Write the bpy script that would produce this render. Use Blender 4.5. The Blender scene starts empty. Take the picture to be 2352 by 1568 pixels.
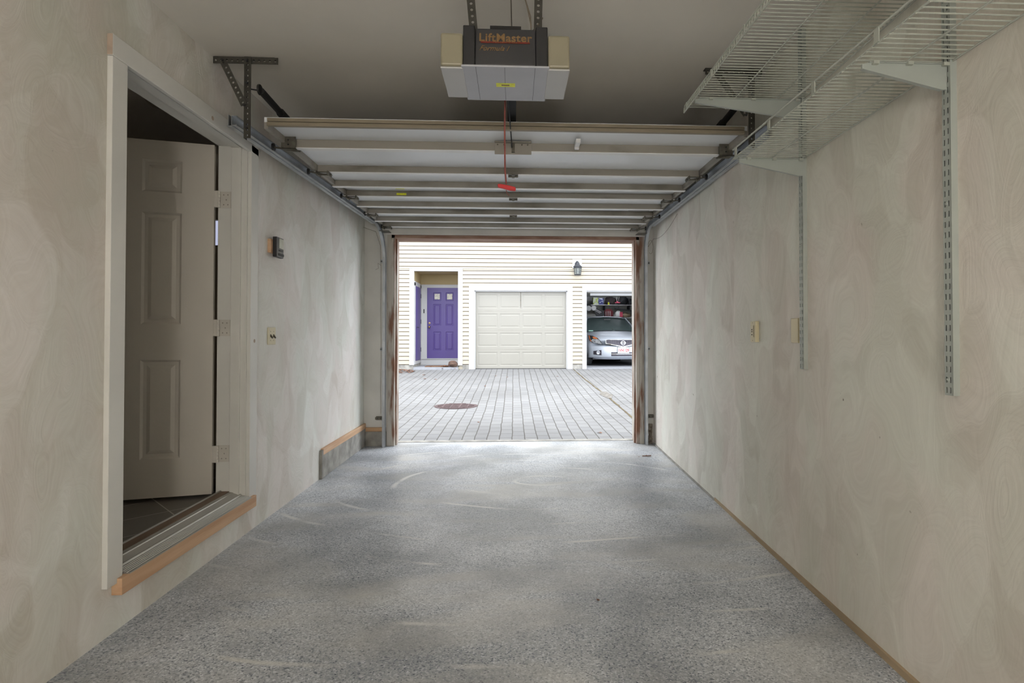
import bpy, math, random
from mathutils import Vector, Matrix
random.seed(7)
PI = math.pi
sc = bpy.context.scene
COL = sc.collection

# ---------------------------------------------------------------- camera
cd = bpy.data.cameras.new('camera'); cam = bpy.data.objects.new('camera', cd); COL.objects.link(cam)
cd.sensor_width = 36.0; cd.lens = 19.439
cam.location = (0, 0, 1.18)
cam.rotation_euler = (math.radians(90.808), 0, -math.radians(2.796))
cd.shift_x = -0.02808; cd.shift_y = -0.01442
cd.clip_start = 0.05; cd.clip_end = 200
sc.camera = cam

# ---------------------------------------------------------------- sky and exposure
w = bpy.data.worlds.new('overcast_sky'); sc.world = w; w.use_nodes = True
wn = w.node_tree; wn.nodes.clear()
wo = wn.nodes.new('ShaderNodeOutputWorld'); wb = wn.nodes.new('ShaderNodeBackground')
tc = wn.nodes.new('ShaderNodeTexCoord'); sp = wn.nodes.new('ShaderNodeSeparateXYZ'); rp = wn.nodes.new('ShaderNodeValToRGB')
rp.color_ramp.elements[0].position = 0.0; rp.color_ramp.elements[0].color = (0.75, 0.80, 0.90, 1)
rp.color_ramp.elements[1].position = 0.7; rp.color_ramp.elements[1].color = (0.93, 0.965, 1.0, 1)
wn.links.new(tc.outputs['Generated'], sp.inputs[0]); wn.links.new(sp.outputs['Z'], rp.inputs[0])
wn.links.new(rp.outputs[0], wb.inputs[0]); wb.inputs[1].default_value = 5.2
wn.links.new(wb.outputs[0], wo.inputs[0])
sc.view_settings.view_transform = 'Standard'; sc.view_settings.look = 'None'
sc.view_settings.exposure = 0.0; sc.view_settings.gamma = 1.0; sc.view_settings.use_curve_mapping = False
FILL_LAMP = 80.0        # strength of the fill globe added behind the camera

# ---------------------------------------------------------------- materials
def lin(c):
    return tuple(((v/255)/12.92 if v/255 <= .04045 else ((v/255+.055)/1.055)**2.4) for v in c)
def newmat(name):
    m = bpy.data.materials.new(name); m.use_nodes = True
    return m, m.node_tree, m.node_tree.nodes['Principled BSDF']
def mat(name, rgb, rough=.6, metal=0, var=.08, scale=6., bump=0., bscale=60., spec=.5, trans=0, emit=None, es=0, coat=0, stretch=(1,1,1), rgb2=None, lo=.35, hi=.65):
    m, t, b = newmat(name); N = t.nodes.new; L = t.links.new
    c = lin(rgb)
    tcn = N('ShaderNodeTexCoord'); mp = N('ShaderNodeMapping'); mp.inputs['Scale'].default_value = stretch
    L(tcn.outputs['Object'], mp.inputs[0])
    nz = N('ShaderNodeTexNoise'); nz.inputs['Scale'].default_value = scale; nz.inputs['Detail'].default_value = 6
    L(mp.outputs[0], nz.inputs[0])
    cr = N('ShaderNodeValToRGB'); cr.color_ramp.elements[0].position = lo; cr.color_ramp.elements[1].position = hi
    c2 = lin(rgb2) if rgb2 else tuple(min(1, v*(1+var)) for v in c)
    c1 = c if rgb2 else tuple(v*(1-var) for v in c)
    cr.color_ramp.elements[0].color = (*c1, 1); cr.color_ramp.elements[1].color = (*c2, 1)
    L(nz.outputs[0], cr.inputs[0]); L(cr.outputs[0], b.inputs['Base Color'])
    b.inputs['Roughness'].default_value = rough; b.inputs['Metallic'].default_value = metal
    b.inputs['Specular IOR Level'].default_value = spec
    b.inputs['Transmission Weight'].default_value = trans
    b.inputs['Coat Weight'].default_value = coat
    if emit: b.inputs['Emission Color'].default_value = (*lin(emit), 1); b.inputs['Emission Strength'].default_value = es
    if bump:
        n2 = N('ShaderNodeTexNoise'); n2.inputs['Scale'].default_value = bscale; n2.inputs['Detail'].default_value = 4
        L(mp.outputs[0], n2.inputs[0])
        bp = N('ShaderNodeBump'); bp.inputs['Strength'].default_value = bump; bp.inputs['Distance'].default_value = .01
        L(n2.outputs[0], bp.inputs['Height']); L(bp.outputs[0], b.inputs['Normal'])
    return m

def plaster(name, base, dirt, seed=0.):
    """thin uneven coat of paint laid on in overlapping curved brush strokes"""
    m, t, b = newmat(name); N = t.nodes.new; L = t.links.new
    def math_(op, a, c=None, d=None):
        n = N('ShaderNodeMath'); n.operation = op
        for i, v in enumerate((a, c, d)):
            if v is None: continue
            if isinstance(v, (int, float)): n.inputs[i].default_value = v
            else: L(v, n.inputs[i])
        return n.outputs[0]
    tcn = N('ShaderNodeTexCoord'); mp = N('ShaderNodeMapping'); mp.inputs['Location'].default_value = (seed, seed, 0); mp.inputs['Scale'].default_value = (1, 1.35, .75); L(tcn.outputs['Object'], mp.inputs[0])
    d = N('ShaderNodeTexNoise'); d.inputs['Scale'].default_value = 1.6; d.inputs['Detail'].default_value = 2; L(mp.outputs[0], d.inputs[0])
    ad = N('ShaderNodeMixRGB'); ad.blend_type = 'ADD'; ad.inputs[0].default_value = .7; L(mp.outputs[0], ad.inputs[1]); L(d.outputs['Color'], ad.inputs[2])
    tones = []; strokes = []
    for k, sc_ in enumerate((2.3, 4.1)):
        v = N('ShaderNodeTexVoronoi'); v.inputs['Scale'].default_value = sc_; v.feature = 'SMOOTH_F1'; v.inputs['Smoothness'].default_value = .10+.08*k; L(ad.outputs[0], v.inputs[0])
        c = N('ShaderNodeSeparateColor'); L(v.outputs['Color'], c.inputs[0]); tones.append(c.outputs[0])
        fn = N('ShaderNodeTexNoise'); fn.inputs['Scale'].default_value = 4; fn.inputs['Detail'].default_value = 5; L(ad.outputs[0], fn.inputs[0])
        w_ = math_('MULTIPLY_ADD', v.outputs['Distance'], 26., math_('MULTIPLY', fn.outputs[0], 3.))
        st = N('ShaderNodeTexNoise'); st.noise_dimensions = '2D'; st.inputs['Scale'].default_value = 1.; st.inputs['Detail'].default_value = 4
        cx = N('ShaderNodeCombineXYZ'); L(w_, cx.inputs[0]); L(math_('MULTIPLY', c.outputs[1], 9.), cx.inputs[1]); L(cx.outputs[0], st.inputs[0]); strokes.append(st.outputs[0])
    big = N('ShaderNodeTexNoise'); big.inputs['Scale'].default_value = 1.1; big.inputs['Detail'].default_value = 4; L(mp.outputs[0], big.inputs[0])
    tone = math_('ADD', math_('MULTIPLY', tones[0], .36), math_('MULTIPLY', tones[1], .27))
    tone = math_('ADD', tone, math_('MULTIPLY_ADD', math_('ADD', strokes[0], strokes[1]), .27, -.03))
    tone = math_('ADD', tone, math_('MULTIPLY_ADD', big.outputs[0], .9, -.45))
    cr = N('ShaderNodeValToRGB'); e = cr.color_ramp.elements; e[0].position = .22; e[1].position = .98
    e[0].color = (*lin(dirt), 1); e[1].color = (*lin(base), 1)
    L(tone, cr.inputs[0])
    # faint pinkish and greenish casts where coats differ
    hn = N('ShaderNodeTexNoise'); hn.inputs['Scale'].default_value = 1.7; hn.inputs['Detail'].default_value = 3; L(ad.outputs[0], hn.inputs[0])
    hr = N('ShaderNodeValToRGB'); hr.color_ramp.elements[0].position = .38; hr.color_ramp.elements[1].position = .62; hr.color_ramp.elements[0].color = (1, .965, .955, 1); hr.color_ramp.elements[1].color = (.965, 1, .965, 1)
    L(hn.outputs[0], hr.inputs[0])
    hm = N('ShaderNodeMixRGB'); hm.blend_type = 'MULTIPLY'; hm.inputs[0].default_value = 1; L(cr.outputs[0], hm.inputs[1]); L(hr.outputs[0], hm.inputs[2])
    sk = N('ShaderNodeTexNoise'); sk.inputs['Scale'].default_value = 21; sk.inputs['Detail'].default_value = 1; L(tcn.outputs['Object'], sk.inputs[0])
    sr = N('ShaderNodeValToRGB'); sr.color_ramp.elements[0].position = .80; sr.color_ramp.elements[1].position = .84
    L(sk.outputs[0], sr.inputs[0])
    mx = N('ShaderNodeMixRGB'); mx.inputs[2].default_value = (*lin((120, 108, 90)), 1); L(sr.outputs[0], mx.inputs[0]); L(hm.outputs[0], mx.inputs[1])
    L(mx.outputs[0], b.inputs['Base Color']); b.inputs['Roughness'].default_value = .6
    bp = N('ShaderNodeBump'); bp.inputs['Strength'].default_value = .12; bp.inputs['Distance'].default_value = .01
    L(math_('ADD', strokes[0], strokes[1]), bp.inputs['Height']); L(bp.outputs[0], b.inputs['Normal'])
    return m

def epoxy_floor():
    m, t, b = newmat('flaked_epoxy'); N = t.nodes.new; L = t.links.new
    tcn = N('ShaderNodeTexCoord')
    v = N('ShaderNodeTexVoronoi'); v.inputs['Scale'].default_value = 165; L(tcn.outputs['Object'], v.inputs[0])
    bw = N('ShaderNodeSeparateColor'); L(v.outputs['Color'], bw.inputs[0])
    cr = N('ShaderNodeValToRGB'); e = cr.color_ramp.elements
    e[0].position = 0; e[0].color = (*lin((102, 110, 122)), 1); e[1].position = 1; e[1].color = (*lin((238, 241, 246)), 1)
    for p, c in ((.10, (146, 153, 165)), (.2, (180, 185, 192)), (.6, (194, 198, 203)), (.85, (216, 219, 224))):
        x = e.new(p); x.color = (*lin(c), 1)
    L(bw.outputs[0], cr.inputs[0])
    # dusty tyre smears, long across the floor
    mp = N('ShaderNodeMapping'); mp.inputs['Scale'].default_value = (.55, 1.5, 1); mp.inputs['Rotation'].default_value = (0, 0, .12); L(tcn.outputs['Object'], mp.inputs[0])
    n = N('ShaderNodeTexNoise'); n.inputs['Scale'].default_value = 1.5; n.inputs['Detail'].default_value = 7; n.inputs['Distortion'].default_value = 1.2; L(mp.outputs[0], n.inputs[0])
    r2 = N('ShaderNodeValToRGB'); r2.color_ramp.elements[0].position = .47; r2.color_ramp.elements[0].color = (0, 0, 0, 1); r2.color_ramp.elements[1].position = .72; r2.color_ramp.elements[1].color = (.88, .88, .88, 1)
    L(n.outputs[0], r2.inputs[0])
    mx = N('ShaderNodeMixRGB'); mx.inputs[2].default_value = (*lin((205, 204, 200)), 1); L(r2.outputs[0], mx.inputs[0]); L(cr.outputs[0], mx.inputs[1])
    # darker damp/worn areas
    n3 = N('ShaderNodeTexNoise'); n3.inputs['Scale'].default_value = 1.5; n3.inputs['Detail'].default_value = 8; L(tcn.outputs['Object'], n3.inputs[0])
    r3 = N('ShaderNodeValToRGB'); r3.color_ramp.elements[0].position = .38; r3.color_ramp.elements[0].color = (.58, .59, .60, 1); r3.color_ramp.elements[1].position = .6; r3.color_ramp.elements[1].color = (1, 1, 1, 1)
    L(n3.outputs[0], r3.inputs[0])
    mu = N('ShaderNodeMixRGB'); mu.blend_type = 'MULTIPLY'; mu.inputs[0].default_value = 1; L(mx.outputs[0], mu.inputs[1]); L(r3.outputs[0], mu.inputs[2])
    # pale curved scuff lines
    wmp = N('ShaderNodeMapping'); wmp.inputs['Location'].default_value = (-.15, -4.6, 0); wmp.inputs['Scale'].default_value = (.62, 1, 1); L(tcn.outputs['Object'], wmp.inputs[0])
    wv = N('ShaderNodeTexWave'); wv.wave_type = 'RINGS'; wv.rings_direction = 'Z'; wv.inputs['Scale'].default_value = 1.05; wv.inputs['Distortion'].default_value = 2.4; wv.inputs['Detail'].default_value = 2; wv.inputs['Detail Scale'].default_value = .8
    L(wmp.outputs[0], wv.inputs[0])
    r4 = N('ShaderNodeValToRGB'); r4.color_ramp.elements[0].position = .972; r4.color_ramp.elements[0].color = (0, 0, 0, 1); r4.color_ramp.elements[1].position = 1; r4.color_ramp.elements[1].color = (.7, .7, .7, 1)
    L(wv.outputs[0], r4.inputs[0])
    br = N('ShaderNodeTexNoise'); br.inputs['Scale'].default_value = 1.7; br.inputs['Detail'].default_value = 6; L(tcn.outputs['Object'], br.inputs[0])
    r5 = N('ShaderNodeValToRGB'); r5.color_ramp.elements[0].position = .5; r5.color_ramp.elements[1].position = .62; L(br.outputs[0], r5.inputs[0])
    mm = N('ShaderNodeMath'); mm.operation = 'MULTIPLY'; L(r4.outputs[0], mm.inputs[0]); L(r5.outputs[0], mm.inputs[1])
    m5 = N('ShaderNodeMixRGB'); m5.inputs[2].default_value = (*lin((228, 227, 222)), 1); L(mm.outputs[0], m5.inputs[0]); L(mu.outputs[0], m5.inputs[1])
    L(m5.outputs[0], b.inputs['Base Color']); b.inputs['Roughness'].default_value = .38
    bp = N('ShaderNodeBump'); bp.inputs['Strength'].default_value = .3; bp.inputs['Distance'].default_value = .004
    L(bw.outputs[1], bp.inputs['Height']); L(bp.outputs[0], b.inputs['Normal'])
    return m

def brick_mat(name, c1, c2, mortar, bw_, rh, ms, swap=True, wobble=.02, bump=.6, offset=.5, rot=0):
    m, t, b = newmat(name); N = t.nodes.new; L = t.links.new
    tcn = N('ShaderNodeTexCoord'); mp = N('ShaderNodeMapping'); mp.inputs['Rotation'].default_value = (0, 0, PI/2 if swap else rot)
    L(tcn.outputs['Object'], mp.inputs[0])
    nz = N('ShaderNodeTexNoise'); nz.inputs['Scale'].default_value = 1.6; nz.inputs['Detail'].default_value = 5; L(tcn.outputs['Object'], nz.inputs[0])
    ad = N('ShaderNodeMixRGB'); ad.blend_type = 'ADD'; ad.inputs[0].default_value = wobble; L(mp.outputs[0], ad.inputs[1]); L(nz.outputs['Color'], ad.inputs[2])
    bk = N('ShaderNodeTexBrick'); bk.offset = offset; L(ad.outputs[0], bk.inputs[0])
    bk.inputs['Color1'].default_value = (*lin(c1), 1); bk.inputs['Color2'].default_value = (*lin(c2), 1); bk.inputs['Mortar'].default_value = (*lin(mortar), 1)
    bk.inputs['Scale'].default_value = 1; bk.inputs['Brick Width'].default_value = bw_; bk.inputs['Row Height'].default_value = rh
    bk.inputs['Mortar Size'].default_value = ms; bk.inputs['Mortar Smooth'].default_value = .3
    n2 = N('ShaderNodeTexNoise'); n2.inputs['Scale'].default_value = .8; n2.inputs['Detail'].default_value = 8; L(tcn.outputs['Object'], n2.inputs[0])
    r3 = N('ShaderNodeValToRGB'); r3.color_ramp.elements[0].position = .3; r3.color_ramp.elements[0].color = (.80, .795, .79, 1); r3.color_ramp.elements[1].position = .6; r3.color_ramp.elements[1].color = (1, 1, 1, 1)
    L(n2.outputs[0], r3.inputs[0])
    mu = N('ShaderNodeMixRGB'); mu.blend_type = 'MULTIPLY'; mu.inputs[0].default_value = 1; L(bk.outputs[0], mu.inputs[1]); L(r3.outputs[0], mu.inputs[2])
    L(mu.outputs[0], b.inputs['Base Color']); b.inputs['Roughness'].default_value = .8
    iv = N('ShaderNodeMath'); iv.operation = 'SUBTRACT'; iv.inputs[0].default_value = 1; L(bk.outputs['Fac'], iv.inputs[1])
    bp = N('ShaderNodeBump'); bp.inputs['Strength'].default_value = bump; bp.inputs['Distance'].default_value = .01; L(iv.outputs[0], bp.inputs['Height']); L(bp.outputs[0], b.inputs['Normal'])
    return m

M = {}
M['plaster'] = plaster('brushed_wall_paint', (236, 235, 232), (204, 199, 190))
M['plaster_r'] = plaster('brushed_wall_paint_right', (234, 231, 224), (200, 194, 184), seed=3.7)
M['return'] = mat('return_wall_paint', (210, 208, 202), .65, var=.07, scale=3, bump=.1, bscale=20)
M['ceiling'] = mat('ceiling_paint', (214, 209, 200), .75, var=.05, scale=1.5, bump=.08, bscale=12)
M['floor'] = epoxy_floor()
M['trim'] = mat('aged_white_trim_paint', (216, 215, 210), .42, var=.04, scale=3, bump=.05, bscale=30)
M['pine'] = mat('bare_pine', (190, 150, 116), .6, scale=5, stretch=(1, .25, 4), rgb2=(214, 180, 146), bump=.15, bscale=30)
M['pine_x'] = mat('bare_pine_crosswise', (180, 140, 104), .6, scale=5, stretch=(.25, 1, 4), rgb2=(205, 170, 130), bump=.15, bscale=30)
M['tanwood'] = mat('dull_tan_wood', (150, 132, 106), .7, scale=4, stretch=(1, .3, 1), rgb2=(178, 158, 130))
M['brownwood'] = mat('stained_sill_wood', (98, 78, 62), .6, scale=6, stretch=(1, .3, 1), rgb2=(128, 104, 84))
M['peel'] = mat('peeling_painted_wood', (128, 92, 72), .7, scale=5, stretch=(2, 2, .35), rgb2=(188, 182, 172), lo=.42, hi=.52, bump=.4, bscale=18)
M['peel_x'] = mat('peeling_header_wood', (134, 100, 82), .7, scale=7, stretch=(.5, 2, 2), rgb2=(168, 142, 124), lo=.45, hi=.7, bump=.4, bscale=18)
M['endgrain'] = mat('raw_wood_edge', (178, 160, 144), .7, var=.1, scale=20)
M['door'] = mat('interior_door_paint', (190, 185, 176), .4, var=.02, scale=2, bump=.06, bscale=45)
M['hallwall'] = mat('hall_wall_paint', (178, 172, 160), .8, var=.03, scale=2)
M['tile'] = brick_mat('grey_floor_tile', (108, 104, 98), (122, 117, 110), (176, 170, 160), .3, .3, .0035, swap=False, wobble=0, bump=.2, offset=0, rot=.785)
M['alu'] = mat('ridged_aluminium', (176, 174, 168), .45, metal=.6, var=.05, scale=3, stretch=(1, .2, 1))
M['galv'] = mat('galvanised_steel', (176, 180, 184), .38, metal=.75, var=.14, scale=9)
M['darksteel'] = mat('dark_punched_steel', (74, 72, 66), .55, metal=.5, var=.2, scale=12)
M['blacksteel'] = mat('black_painted_steel', (26, 25, 25), .7, metal=0, var=.1)
M['hinge'] = mat('grimy_hinge_steel', (104, 100, 90), .5, metal=.6, var=.3, scale=25)
M['paintedhinge'] = mat('painted_hinge', (204, 200, 192), .45, metal=.1, var=.06)
M['skin'] = mat('steel_door_skin', (236, 239, 243), .3, var=.03, scale=1.5)
M['rail'] = mat('grimy_shaded_door_rail', (104, 98, 86), .5, scale=4, stretch=(.5, 1, 1), rgb2=(152, 147, 138), lo=.28, hi=.5)  # grime noise over a base darkened to paint in the rails' shade
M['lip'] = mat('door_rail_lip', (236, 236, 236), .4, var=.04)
M['cap'] = mat('tan_door_edge', (136, 126, 108), .55, var=.06)
M['concrete'] = mat('foundation_concrete', (128, 126, 120), .9, scale=8, rgb2=(164, 161, 154), bump=.35, bscale=40)
M['concrete_l'] = mat('pale_concrete', (146, 148, 153), .85, var=.05, scale=6, bump=.2, bscale=50)
M['paver'] = brick_mat('grey_concrete_pavers', (128, 128, 128), (120, 120, 121), (74, 70, 66), .26, .1445, .0065, wobble=.034)
M['siding'] = mat('cream_siding_paint', (176, 168, 150), .6, var=.015, scale=1)
M['shadow_line'] = mat('siding_shadow_line', (104, 90, 74), .8, var=.1, scale=4)  # shadow line under each board, painted as a darker tone
M['soffit'] = mat('warm_yellow_soffit', (170, 152, 112), .7, var=.03, scale=2)
M['wtrim'] = mat('white_exterior_trim', (186, 186, 186), .5, var=.01)
M['purple'] = mat('purple_door_paint', (80, 64, 128), .38, var=.05, scale=2)
M['cream'] = mat('cream_garage_door_paint', (148, 145, 136), .45, var=.015, scale=2)
M['brass'] = mat('worn_brass', (176, 150, 110), .35, metal=.9, var=.1)
M['patch'] = mat('crumbled_grey_mortar', (84, 80, 74), .95, scale=16, rgb2=(128, 124, 118), bump=.6, bscale=50)
M['rust'] = mat('rusty_cast_iron', (66, 50, 52), .8, scale=14, rgb2=(92, 74, 74), bump=.3, bscale=60)
M['hole'] = mat('dark_grate_void', (42, 32, 34), .9, var=.1)
M['sheen'] = mat('pale_leaded_glass', (186, 182, 168), .2, var=.25, scale=30)
M['lglass'] = mat('seeded_lantern_glass', (112, 116, 112), .25, var=.25, scale=30)
M['leaf'] = mat('dry_oak_leaf', (100, 60, 38), .8, scale=12, rgb2=(144, 96, 62))
M['mat'] = mat('coir_doormat', (112, 84, 62), .95, var=.2, scale=30, bump=.5, bscale=200)
M['stone'] = mat('brown_stone', (84, 64, 54), .9, var=.25, scale=14, bump=.5, bscale=25)
M['crumble'] = mat('crumbling_masonry', (84, 72, 60), .95, scale=40, rgb2=(150, 142, 130), bump=.6, bscale=60)
M['moss'] = mat('moss_in_joint', (76, 62, 46), .95, scale=2.2, rgb2=(94, 84, 54), bump=.5, bscale=60)
M['lantern'] = mat('weathered_grey_lantern_metal', (50, 53, 60), .5, metal=.3, var=.15, scale=40)
M['wire'] = mat('white_coated_wire', (176, 180, 170), .4, var=.02)
M['std'] = mat('white_shelf_standard', (166, 172, 166), .4, var=.03)
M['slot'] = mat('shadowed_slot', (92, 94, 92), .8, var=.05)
M['ivory'] = mat('ivory_plastic', (206, 196, 164), .4, var=.03)
M['ivory_d'] = mat('dark_socket_slots', (70, 62, 50), .6, var=.05)
M['blackpl'] = mat('black_plastic', (38, 38, 40), .4, var=.1)
M['lcd'] = mat('grey_green_display', (176, 178, 164), .25, var=.08, scale=30)
M['opener'] = mat('charcoal_opener_housing', (58, 58, 60), .5, var=.04)
M['opener_b'] = mat('black_opener_frame', (36, 36, 38), .5, var=.05)
M['cover'] = mat('pale_grey_opener_cover', (176, 178, 186), .5, var=.03, scale=8)
M['lens'] = mat('milky_lamp_lens', (146, 140, 120), .35, var=.04)
M['gold'] = mat('faded_gold_print', (132, 104, 66), .5, var=.12, scale=60)
M['redprint'] = mat('faded_red_print', (120, 44, 34), .5, var=.1, scale=60)
M['yellow'] = mat('yellow_caution_sticker', (226, 230, 50), .5, var=.12, scale=40)
M['red'] = mat('red_plastic', (196, 30, 34), .35, var=.04)
M['cord'] = mat('faded_red_cord', (148, 84, 78), .8, var=.1, scale=90)
M['wirebrown'] = mat('thin_brown_wire', (118, 108, 94), .6, var=.1)
M['silver'] = mat('silver_car_paint', (190, 196, 205), .42, metal=.25, var=.02, coat=.15)
M['glass'] = mat('tinted_windscreen', (92, 108, 106), .22, var=.1, scale=2, spec=.6)
M['rubber'] = mat('tyre_rubber', (58, 60, 62), .8, var=.1, bump=.4, bscale=70)
M['alloy'] = mat('grey_alloy', (150, 152, 156), .3, metal=.8, var=.05)
M['chrome'] = mat('chrome', (226, 228, 230), .12, metal=1, var=.02)
M['grille'] = mat('dark_grille', (58, 54, 62), .45, var=.1)
M['meshgrey'] = mat('grille_mesh_grey', (118, 112, 122), .4, metal=.4, var=.08)
M['headlamp'] = mat('clear_headlamp', (196, 198, 200), .12, metal=.5, var=.3, scale=22)
M['amber'] = mat('amber_indicator', (206, 120, 74), .2, var=.1, scale=20)
M['platew'] = mat('white_licence_plate', (236, 236, 236), .4, var=.02)
M['platered'] = mat('red_plate_lettering', (186, 34, 48), .5, var=.02)
M['sticker'] = mat('green_white_sticker', (150, 196, 176), .5, var=.2, scale=60)
M['gwall'] = mat('garage_grey_wall', (150, 150, 148), .85, var=.05)
M['gboard'] = mat('pale_grey_backboard', (196, 198, 190), .75, var=.04)
M['darkbag'] = mat('black_nylon', (42, 44, 46), .7, var=.25, scale=6, bump=.4, bscale=10)
M['darkbag2'] = mat('dark_brown_fabric', (62, 54, 54), .85, var=.3, scale=9, bump=.5, bscale=14)
M['bluebin'] = mat('blue_plastic_bin', (66, 74, 150), .4, var=.08)
M['greenpk'] = mat('white_green_packet', (200, 208, 190), .5, scale=14, rgb2=(176, 190, 90), lo=.5, hi=.56)
M['bluepk'] = mat('navy_white_packet', (60, 66, 128), .5, scale=16, rgb2=(196, 204, 222), lo=.52, hi=.56)
M['slate'] = mat('blue_grey_plastic', (96, 112, 134), .5, var=.1)
M['whitepl'] = mat('white_plastic', (226, 226, 222), .45, var=.04)
M['maroon'] = mat('maroon_fabric', (110, 48, 52), .8, var=.2, scale=12)
M['pink'] = mat('pink_plastic', (226, 96, 120), .45, var=.05)
M['tan'] = mat('tan_fabric', (168, 150, 122), .9, var=.2, scale=10)
M['smoke'] = mat('hall_detector_plastic', (168, 162, 150), .5, var=.03)
M['globe'] = mat('fill_globe', (255, 244, 226), .4, var=0, emit=(255, 249, 242), es=FILL_LAMP)
M['tube'] = mat('fill_tube', (255, 255, 255), .4, var=0, emit=(240, 244, 255), es=42)
M['hall_fill_dome'] = mat('fill_dome', (255, 240, 215), .4, var=0, emit=(255, 236, 205), es=9)
M['pane'] = mat('bright_window_pane', (220, 226, 240), .2, var=0, emit=(195, 200, 230), es=.8)

# ---------------------------------------------------------------- mesh helpers
class MB:
    def __init__(s): s.v = []; s.f = []; s.mi = []; s.cur = 0
    def add(s, vs, fs):
        n = len(s.v); s.v += [tuple(v) for v in vs]; s.f += [tuple(n+i for i in f) for f in fs]; s.mi += [s.cur]*len(fs); return s
    def box(s, x0, x1, y0, y1, z0, z1, rz=0, c=None):
        vs = [(x, y, z) for z in (z0, z1) for y in (y0, y1) for x in (x0, x1)]
        if rz:
            cx, cy = c if c else ((x0+x1)/2, (y0+y1)/2)
            vs = [(cx+(x-cx)*math.cos(rz)-(y-cy)*math.sin(rz), cy+(x-cx)*math.sin(rz)+(y-cy)*math.cos(rz), z) for x, y, z in vs]
        return s.add(vs, [(0, 2, 3, 1), (4, 5, 7, 6), (0, 1, 5, 4), (2, 6, 7, 3), (0, 4, 6, 2), (1, 3, 7, 5)])
    def hexa(s, vs):   # 8 points: bottom 4 ccw, top 4 ccw
        return s.add(vs, [(3, 2, 1, 0), (4, 5, 6, 7), (0, 1, 5, 4), (1, 2, 6, 5), (2, 3, 7, 6), (3, 0, 4, 7)])
    def quad(s, a, b, c, d): return s.add([a, b, c, d], [(0, 1, 2, 3)])
    def bar(s, p, q, wx, wz, up=(0, 0, 1)):
        p = Vector(p); q = Vector(q); d = (q-p).normalized(); u = Vector(up)
        if abs(d.dot(u)) > .98: u = Vector((0, 1, 0))
        a = d.cross(u).normalized(); b = a.cross(d).normalized(); a *= wx/2; b *= wz/2
        return s.add([p-a-b, p+a-b, p+a+b, p-a+b, q-a-b, q+a-b, q+a+b, q-a+b], [(0, 3, 2, 1), (4, 5, 6, 7), (0, 1, 5, 4), (1, 2, 6, 5), (2, 3, 7, 6), (3, 0, 4, 7)])
    def tube(s, pts, r, n=8, cap=True):
        pts = [Vector(p) for p in pts]; rs = r if isinstance(r, (list, tuple)) else [r]*len(pts)
        vs = []; fs = []; ref = None
        for i, p in enumerate(pts):
            d = (pts[min(i+1, len(pts)-1)]-pts[max(i-1, 0)]).normalized()
            if ref is None:
                ref = Vector((0, 0, 1)) if abs(d.z) < .9 else Vector((1, 0, 0))
            a = d.cross(ref)
            if a.length < 1e-6: a = d.cross(Vector((0, 1, 0)))
            a.normalize(); b = a.cross(d).normalized(); ref = b
            for k in range(n):
                t = 2*PI*k/n; vs.append(p+a*math.cos(t)*rs[i]+b*math.sin(t)*rs[i])
        for i in range(len(pts)-1):
            for k in range(n):
                k2 = (k+1) % n; fs.append((i*n+k, i*n+k2, (i+1)*n+k2, (i+1)*n+k))
        if cap: fs.append(tuple(range(n-1, -1, -1))); fs.append(tuple((len(pts)-1)*n+k for k in range(n)))
        return s.add(vs, fs)
    def lathe(s, prof, c, n=24, axis='z'):
        vs = []; fs = []
        for (r, h) in prof:
            for k in range(n):
                t = 2*PI*k/n; a, b = r*math.cos(t), r*math.sin(t)
                vs.append((c[0]+a, c[1]+b, c[2]+h) if axis == 'z' else ((c[0]+a, c[1]+h, c[2]+b) if axis == 'y' else (c[0]+h, c[1]+a, c[2]+b)))
        for i in range(len(prof)-1):
            for k in range(n):
                k2 = (k+1) % n; fs.append((i*n+k, i*n+k2, (i+1)*n+k2, (i+1)*n+k))
        fs.append(tuple(range(n))); fs.append(tuple((len(prof)-1)*n+k for k in range(n)))
        return s.add(vs, fs)
    def prism(s, pts, d):   # 3D planar outline pushed along d
        n = len(pts); d = Vector(d); a = [Vector(p) for p in pts]
        return s.add(a+[p+d for p in a], [tuple(range(n-1, -1, -1)), tuple(range(n, 2*n))]+[(i, (i+1) % n, n+(i+1) % n, n+i) for i in range(n)])
    def comps(s):
        par = list(range(len(s.v)))
        def find(a):
            while par[a] != a: par[a] = par[par[a]]; a = par[a]
            return a
        for f in s.f:
            for q in f[1:]: par[find(q)] = find(f[0])
        g = {}
        for f, mi in zip(s.f, s.mi): g.setdefault(find(f[0]), []).append((f, mi))
        out = []
        for fl in g.values():
            ids = sorted({q for f, _ in fl for q in f}); ix = {q: k for k, q in enumerate(ids)}; mb = MB(); mb.v = [s.v[q] for q in ids]; mb.f = [tuple(ix[q] for q in f) for f, _ in fl]; mb.mi = [mi for _, mi in fl]; out.append(mb)
        return out
    def build(s, name, m, parent=None, **k):
        if name in SPLIT:
            for c in s.comps(): o = c.build1(SPLIT[name], m, parent, **k)
            return o
        return s.build1(name, m, parent, **k)
    def build1(s, name, m, parent=None, bevel=0, smooth=False, seg=2, loc=None, subs=0):
        me = bpy.data.meshes.new(name); me.from_pydata(s.v, [], s.f)
        ms = m if isinstance(m, (list, tuple)) else [m]
        for x in ms: me.materials.append(M[x] if isinstance(x, str) else x)
        for p, i in zip(me.polygons, s.mi): p.material_index = i; p.use_smooth = smooth
        import bmesh
        bm = bmesh.new(); bm.from_mesh(me)
        if smooth: bmesh.ops.remove_doubles(bm, verts=bm.verts, dist=1e-5)
        bmesh.ops.recalc_face_normals(bm, faces=bm.faces); bm.to_mesh(me); bm.free()
        o = bpy.data.objects.new(name, me); COL.objects.link(o)
        if parent:
            o.parent = parent; o.location = -Vector(parent['_o']) if '_o' in parent else (0, 0, 0)
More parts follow.
